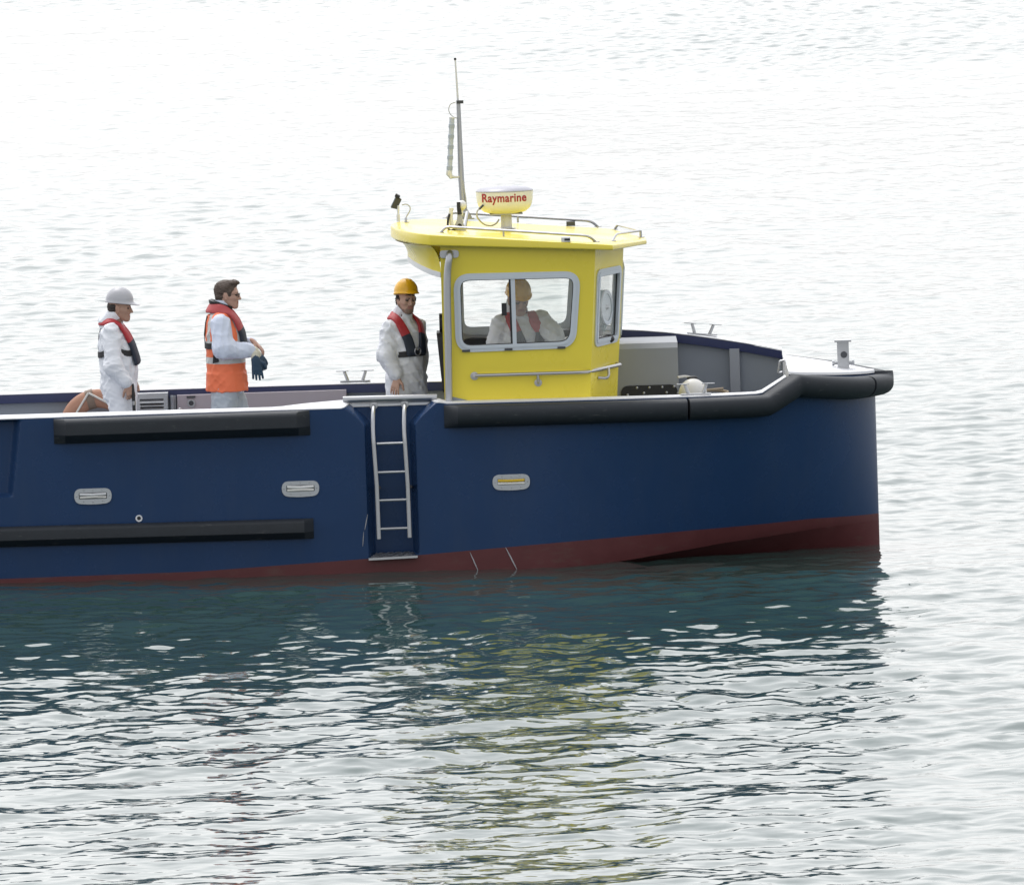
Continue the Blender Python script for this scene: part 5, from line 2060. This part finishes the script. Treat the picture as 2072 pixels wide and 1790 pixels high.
# ------------------------------------------------------------------ the man in the grey helmet (left)
Y1 = .10
o1 = Vector((P(231, 900, Y1).x + .055, Y1, DECK + .006))
U1 = lambda u, v, y=0.0: up(u, v, Y1 + y, o1)
hip, kn, an = legs(.095, .035, hz=.88)
wr1 = U1(260, 779, -.275)
el1 = U1(229.5, 742, -.29)
s1_ = U1(224, 672, -.17)
skA = skin_mats('tanned_skin', (.44, .27, .20), (.32, .21, .165))
man1 = person('person', o1, 'man in white coverall and grey hard hat, grimacing beside the vent box', dict(
    ang=0.0, head=U1(243, 623, 0.0), hyaw=R(-9), hpitch=R(4), hroll=0, teeth=True, wide=1.05,
    torso=[(.82, -.005, 0, .125, .170), (.92, .005, 0, .158, .195), (1.05, .015, 0, .168, .195), (1.18, .005, 0, .160, .190), (1.30, -.015, 0, .150, .195), (1.40, -.03, 0, .125, .19), (1.46, -.035, 0, .098, .15), (1.495, -.03, 0, .075, .095)],
    shoulder={'r': s1_, 'l': (s1_[0] + .02, .19, s1_[2])}, elbow={'r': el1, 'l': (el1[0] + .0, .29, el1[2])}, wrist={'r': wr1, 'l': (wr1[0] + .02, .24, wr1[2] + .02)},
    hand={'r': dict(d=(.22, .04, -.95), n=(.35, -.94, 0), side=1, curl=.85), 'l': dict(d=(.25, 0, -.95), n=(.2, .98, 0), side=-1, curl=.8)},
    hip=hip, knee=kn, ankle=an, skin=skA, suit=[SUIT], seed=3, famp=.0065, sleeve=(.078, .074, .060), legr=(.125, .102, .085),
    hood=[((-.095, 0, 1.515), (.062, .085, .045)), ((-.075, 0, 1.55), (.05, .075, .035))],
    wrinkles=[(el1, (.3, .2, 1), .035, .13, .012), (U1(262, 772, -.2), (.5, 0, 1), .03, .09, .008), (U1(235, 800, -.12), (.4, .2, 1), .045, .16, .011), (U1(215, 760, -.1), (1, .3, .5), .05, .15, .009)]))
hard_hat(man1, HATG, peak=.052, tilt=R(2), lift=.050)
hair(man1, HAIRD, [((-.022, 0, .01), (.096, .083, .075)), ((-.05, 0, -.03), (.062, .075, .05))],
     [((.085, 0, -.02), (.092, .10, .080)), ((-.005, -.1, -.02), (.026, .03, .04)), ((-.005, .1, -.02), (.026, .03, .04))], 4)
h1_ = [(.195, -.075, 1.115), (.185, -.085, 1.20), (.155, -.10, 1.31), (.10, -.118, 1.41), (.02, -.12, 1.475), (-.06, -.105, 1.51), (-.115, -.055, 1.515), (-.13, 0, 1.515)]
life_jacket(man1, h1_, RED_J, 1.325, wlo=.12, wup=.088, thick=.042)
band(man1, lambda a: 1.225 + .018 * math.cos(a), .052, .017)
strap(man1, [(-.16, -.055, 1.47), (-.19, -.035, 1.38), (-.2, -.015, 1.24)], .028)
strap(man1, [(-.16, .055, 1.47), (-.19, .035, 1.38), (-.2, .015, 1.24)], .028)

# ------------------------------------------------------------------ the man in the orange vest
Y2 = .25
o2 = Vector((P(455, 900, Y2).x + .035, Y2, DECK + .006))
U2 = lambda u, v, y=0.0: up(u, v, Y2 + y, o2)
hip, kn, an = legs(.095, .0, hz=.93, kz=.52, stance=.16)
wr2 = U2(511, 710, -.16)
el2 = U2(452, 706, -.27)
s2_ = U2(447, 655, -.18)
wl2 = U2(511, 691, .06)
skB = skin_mats('fair_skin', (.52, .32, .25), (.42, .27, .21))
man2 = person('person', o2, 'man with brown hair and glasses in an orange vest pulling on work gloves', dict(
    ang=0.0, head=U2(461, 597, 0.0), hyaw=R(-8), hpitch=R(2), hsc=1.02,
    torso=[(.84, .0, 0, .125, .170), (.95, .0, 0, .145, .185), (1.08, .0, 0, .145, .185), (1.22, -.0, 0, .145, .185), (1.36, -.01, 0, .142, .195), (1.47, -.02, 0, .118, .185), (1.53, -.028, 0, .092, .15), (1.575, -.025, 0, .070, .09)],
    shoulder={'r': s2_, 'l': (s2_[0] + .02, .19, s2_[2])}, elbow={'r': el2, 'l': U2(478, 712, .27)}, wrist={'r': wr2, 'l': wl2},
    hand={'r': dict(d=(.62, .06, -.78), n=(.55, -.70, .45), side=1, curl=.28), 'l': dict(d=(.75, -.18, -.62), n=(.6, -.1, .8), side=1, curl=.35)},
    hip=hip, knee=kn, ankle=an, skin=skB, suit=[SHIRT, SUITB, SHIRT], seed=9, famp=.006, vest=True, sleeve=(.088, .084, .062), legr=(.122, .104, .088), collar=True,
    wrinkles=[(el2, (1, .2, .5), .035, .12, .011), (U2(480, 712, -.2), (1, 0, .2), .04, .12, .006), (U2(450, 800, -.1), (.5, .2, 1), .05, .2, .010)]))
V_ = SDF()
V_.loft([(z_, a_, b_, c_, d_) for z_, a_, b_, c_, d_ in man2['keys'] if z_ > .9 and z_ < 1.55], 0, .03, grow=.026)
V_.loft([(.845, .0, 0, .194, .236), (.90, .0, 0, .190, .233), (1.0, 0, 0, .178, .22)], 0, .03)
for s_, sg in (('r', -1), ('l', 1)):
    V_.cap((-.03, sg * .10, 1.50), (s2_[0] + .0, sg * .165, 1.475), .075, .075, .04)
    e_ = np.array(man2['spec']['elbow'][s_])
    q_ = np.array(man2['spec']['shoulder'][s_])
    V_.cap(q_ + (e_ - q_) * .05 + np.array((0, sg * .07, .02)), q_ + (e_ - q_) * 1.0 + np.array((0, sg * .10, 0)), .088, .10, .012, 0, 'd')
V_.cap(man2['nb'], man2['H'](0, 0, -.03), .092, .085, .01, 0, 'd')
fv = folds(21, .0045)
Vv, Qv, Tv = V_.mesh(.0085, fv)
cen = Vv[Qv].mean(1)
zc_, xc_, yc_ = cen[:, 2], cen[:, 0], np.abs(cen[:, 1])
mi_ = np.zeros(len(cen), int)
mi_[(np.abs(zc_ - 1.125) < .030)] = 1
mi_[(np.abs(zc_ - 1.265) < .034)] = 1
mi_[(np.abs(yc_ - .128) < .026) & (zc_ > 1.265)] = 1
vest = mesh_np('safety_vest', Vv, Qv, [ORANGE, REFL], mi_)
vest.parent = man2['o']
vest['label'] = 'bright orange vest with silver reflective bands'
hair(man2, HAIRB, [((-.022, 0, .048), (.105, .087, .088)), ((-.055, 0, -.015), (.062, .076, .062)), ((.045, 0, .108), (.052, .062, .030)), ((.075, .01, .112), (.028, .045, .018)), ((.022, .07, .01), (.018, .012, .035)), ((.022, -.07, .01), (.018, .012, .035))],
     [((.105, 0, -.01), (.075, .1, .088)), ((-.004, -.1, -.012), (.026, .032, .042)), ((-.004, .1, -.012), (.026, .032, .042)), ((-.02, 0, -.13), (.2, .2, .075))], 8, amp=.004)
G2 = man2['H']
gm = MB()
for sy in (-1, 1):
    rim = [G2(.104 - .010 * abs(math.cos(a)) * .6, sy * .033 + .024 * math.cos(a), .002 + .017 * math.sin(a)) for a in np.linspace(0, 2 * math.pi, 19)]
    gm.tube(rim, .0022, 6, caps=False)
    gm.tube([G2(.098, sy * .057, .010), G2(.05, sy * .078, .012), G2(-.01, sy * .084, .010)], .0024, 6)
gm.tube([G2(.105, -.01, .006), G2(.108, 0, .008), G2(.105, .01, .006)], .0022, 6)
child(man2['o'], 'glasses', gm, BLACK)
h2_ = [(.185, -.070, 1.225), (.175, -.085, 1.29), (.15, -.10, 1.39), (.10, -.118, 1.48), (.02, -.118, 1.55), (-.06, -.105, 1.582), (-.105, -.055, 1.585), (-.12, 0, 1.585)]
life_jacket(man2, h2_, RED_J2, 1.405, wlo=.125, wup=.10, thick=.042)
nk = MB()
rows = []
for a in np.linspace(-2.6, 2.6, 40):
    c = math.cos(math.pi - a)
    base = man2['nb'] + np.array((.012 - .088 * math.cos(a), .088 * math.sin(a), .075 + .035 * math.cos(a)))
    outv = np.array((-math.cos(a), math.sin(a), .5)) * .028
    rows.append([base - outv * .6 + np.array((0, 0, .02)), base + np.array((0, 0, .022)), base + outv, base + outv * .8 - np.array((0, 0, .03)), base - outv * .3 - np.array((0, 0, .03))])
child(man2['o'], 'collar', nk.ribbon(rows, closed=True), BLACK, 60)
band(man2, lambda a: 1.215 - .02 * math.cos(a) + .02, .052, .022)
strap(man2, [(-.16, -.055, 1.53), (-.2, -.05, 1.42), (-.2, -.02, 1.24)], .028, .02)
tl_ = U2(436.5, 722, -.20)
child(man2['o'], 'strap_end', MB().add([tl_ + np.array(q) for q in ((-.018, 0, .05), (.018, 0, .06), (.028, -.012, -.045), (-.03, -.012, -.06), (-.018, .006, .05), (.018, .006, .06), (.028, -.006, -.045), (-.03, -.006, -.06))],
                                      [(0, 1, 2, 3), (7, 6, 5, 4), (0, 4, 5, 1), (1, 5, 6, 2), (2, 6, 7, 3), (3, 7, 4, 0)]), WEB)
# glove on the near hand
G = SDF()
hd = man2['spec']['hand']['r']
add_hand(G, wr2 + np.array((.02, 0, -.01)), hd['d'], hd['n'], hd['side'], curl=hd['curl'], spread=.2, sc=1.12, grow=.002, thumb=1.0)
dn = np.array(hd['d']) / np.linalg.norm(hd['d'])
G.cap(wr2 + np.array((.012, 0, .0)), wr2 + dn * .035 + np.array((.014, 0, 0)), .043, .040, .012, 1)
V, Q, T = G.mesh(.0058)
mesh_np('glove', V, Q, [GLOVE, CUFF], T).parent = man2['o']
# the second glove, held and hanging below
gl = SDF()
gp0 = U2(517, 727, -.21)
add_hand(gl, (0, 0, 0), (.10, .05, -.99), (.25, -.96, .0), -1, curl=.06, spread=.34, sc=1.12, grow=.002, thumb=1.5, tag=0)
gl.cap((-.004, 0, .045), (0, 0, .0), .036, .034, .012, 1, sq=((.25, -.96, 0), .6))
V, Q, T = gl.mesh(.0058)
g2 = mesh_np('work_glove', V, Q, [GLOVE, CUFF], T)
g2.location = o2 + Vector(gp0)
thing(g2, 'blue work glove with a cream cuff dangling from the hands of the man in orange', 'glove')

# ------------------------------------------------------------------ the man in the yellow helmet on deck
Y3 = .05
o3 = Vector((P(819, 900, Y3).x + .03, Y3, DECK + .006))
U3 = lambda u, v, y=0.0: up(u, v, Y3 + y, o3)
A3 = R(-48)
f3 = (math.cos(A3), math.sin(A3))
hip, kn, an = legs(.09, .0, hz=.88, f=f3)
s3r, s3l = U3(789, 664, -.07), U3(844, 662, .15)
e3r, w3r = U3(782, 722, -.16), U3(804, 764, -.20)
e3l, w3l = U3(848, 724, .24), U3(850, 757, .16)
skC = skin_mats('olive_skin', (.50, .31, .235), (.24, .16, .125))
man3 = person('person', o3, 'bearded man in white coverall and yellow hard hat standing on deck beside the wheelhouse', dict(
    ang=A3, head=U3(822, 607, -.02), hyaw=R(-63), hpitch=R(3), hroll=R(-3), stubble=True, hsc=1.0,
    torso=[(.80, .0, 0, .120, .160), (.90, .0, 0, .140, .180), (1.03, .01, 0, .142, .175), (1.16, .01, 0, .140, .172), (1.28, .0, 0, .138, .180), (1.38, -.012, 0, .118, .178), (1.43, -.02, 0, .09, .145), (1.465, -.02, 0, .070, .09)],
    shoulder={'r': s3r, 'l': s3l}, elbow={'r': e3r, 'l': e3l}, wrist={'r': w3r, 'l': w3l},
    hand={'r': dict(d=(-.25, -.25, -.93), n=(-.45, -.85, .25), side=-1, curl=.22, spread=.3, thumb=.9), 'l': dict(d=(.12, -.2, -.97), n=(.9, .3, .1), side=-1, curl=.3)},
    hip=hip, knee=kn, ankle=an, skin=skC, suit=[SUIT], seed=15, famp=.0065, sleeve=(.078, .078, .062), legr=(.120, .10, .085),
    hood=[((-.095, .0, 1.485), (.06, .09, .042)), ((-.075, .03, 1.515), (.045, .07, .03))],
    wrinkles=[(e3r, (.3, .2, 1), .036, .13, .012), (w3r + np.array((-.01, 0, .05)), (.4, 0, 1), .03, .09, .010), (U3(826, 770, -.15), (.8, .2, .7), .045, .17, .012), (U3(832, 735, -.15), (1, .1, .15), .04, .13, .008)]))
hard_hat(man3, HATY, peak=.028, tilt=R(-9), lift=.058, ridge=True)
hair(man3, HAIRD, [((-.030, 0, .012), (.088, .080, .068)), ((-.058, .0, -.032), (.050, .070, .050)), ((-.005, .080, .004), (.030, .017, .036)), ((-.012, -.080, .0), (.030, .018, .040)), ((.074, 0, .060), (.018, .045, .010))],
     [((.09, 0, -.03), (.080, .064, .078)), ((-.006, -.086, -.014), (.024, .02, .030)), ((-.006, .086, -.014), (.024, .02, .030))], 6, amp=.006)
child(man3['o'], 'tee_shirt', MB().add([man3['nb'] + man3['f'] * a + man3['l'] * b + np.array((0, 0, c)) for a, b, c in ((.072, -.05, .02), (.072, .05, .02), (.125, .035, -.10), (.125, -.035, -.10), (.02, -.06, .03), (.02, .06, .03), (.05, .05, -.1), (.05, -.05, -.1))],
                                      [(0, 1, 2, 3), (4, 5, 1, 0), (7, 6, 5, 4), (3, 2, 6, 7), (0, 3, 7, 4), (1, 5, 6, 2)]), TEE)
h3_ = [(.175, -.060, 1.125), (.17, -.075, 1.20), (.145, -.092, 1.29), (.095, -.112, 1.385), (.02, -.115, 1.452), (-.06, -.105, 1.482), (-.11, -.055, 1.485), (-.125, 0, 1.485)]
life_jacket(man3, h3_, RED_J, 1.31, wlo=.102, wup=.085, thick=.038)
band(man3, lambda a: 1.135 + .012 * math.cos(a), .052, .018)
b3 = man3['loc'](.185, -.01, 1.165)
child(man3['o'], 'buckle', MB().tube([b3 + man3['l'] * .035 * math.cos(a) + np.array((0, 0, .035 * math.sin(a))) for a in np.linspace(0, 2 * math.pi, 21)], .006, 6, caps=False), STEEL)

# ------------------------------------------------------------------ the helmsman
Y4 = -.25
o4 = Vector((P(1060, 900, Y4).x + .02, Y4, DECK + .006))
U4 = lambda u, v, y=0.0: up(u, v, Y4 + y, o4)
A4 = R(-66)
f4 = (math.cos(A4), math.sin(A4))
hip, kn, an = legs(.095, -.02, hz=.86, f=f4)
s4r, s4l = U4(1013, 655, -.02), U4(1094, 646, .05)
e4r, w4r = U4(1003, 715, -.10), U4(1040, 735, -.30)
e4l, w4l = U4(1119, 676, -.12), U4(1127, 692, -.30)
w4l = U4(1133, 696, -.30)
man4 = person('person', o4, 'helmsman in white coverall and yellow hard hat looking down behind the wheelhouse window', dict(
    ang=A4, head=U4(1049, 606, -.06), hyaw=R(-72), hpitch=R(20), hroll=R(2), hsc=1.08,
    torso=[(.78, -.02, 0, .125, .170), (.90, -.02, 0, .150, .195), (1.03, .0, 0, .160, .200), (1.16, .01, 0, .155, .200), (1.28, .0, 0, .148, .205), (1.36, -.01, 0, .125, .20), (1.41, -.015, 0, .095, .16), (1.445, -.01, 0, .075, .10)],
    shoulder={'r': s4r, 'l': s4l}, elbow={'r': e4r, 'l': e4l}, wrist={'r': w4r, 'l': w4l},
    hand={'r': dict(d=(.7, -.5, -.2), n=(.1, -.2, 1), side=-1, curl=.7), 'l': dict(d=(.5, -.5, -.5), n=(.3, -.3, .9), side=1, curl=.6)},
    hip=hip, knee=kn, ankle=an, skin=skA, suit=[SUIT], seed=27, famp=.0065, sleeve=(.084, .084, .064), legr=(.122, .10, .085),
    hood=[((-.09, .02, 1.46), (.06, .10, .045)), ((-.06, -.09, 1.55), (.035, .03, .08))],
    wrinkles=[(e4r, (.3, .2, 1), .036, .13, .010), (e4l, (.8, 0, .6), .034, .11, .010)]))
hard_hat(man4, HATY, peak=.035, tilt=R(-4), lift=.052)
hair(man4, HAIRD, [((-.03, 0, .015), (.092, .083, .07)), ((-.055, 0, -.03), (.055, .072, .05))], [((.085, 0, -.02), (.085, .09, .085))], 5)
h4_ = [(.20, -.055, 1.06), (.19, -.075, 1.15), (.16, -.10, 1.25), (.105, -.118, 1.35), (.025, -.122, 1.43), (-.06, -.108, 1.462), (-.11, -.055, 1.465), (-.125, 0, 1.465)]
life_jacket(man4, h4_, RED_J, 1.315, wlo=.125, wup=.095, thick=.038)
band(man4, lambda a: 1.10, .05, .010)

# the dark rod the first man holds
rp0, rp1 = man1['o'].location + Vector(wr1) + Vector((.035, .0, -.07)), None
rod = MB().tube([rp0 + Vector((0, .0, .08)), rp0 + Vector((.006, 0, -.02)), rp0 + Vector((.012, .01, -.50)), rp0 + Vector((.015, .02, -.86))], [.013, .016, .013, .012], 10)
rd = ob('rod', rod, BLACK)
thing(rd, 'thin black rod held upright by the man in the grey helmet', 'rod')
ob('rod_ferrule', MB().tube([rp0 + Vector((.008, 0, -.075)), rp0 + Vector((.009, 0, -.11))], .019, 10), STEEL, rd)
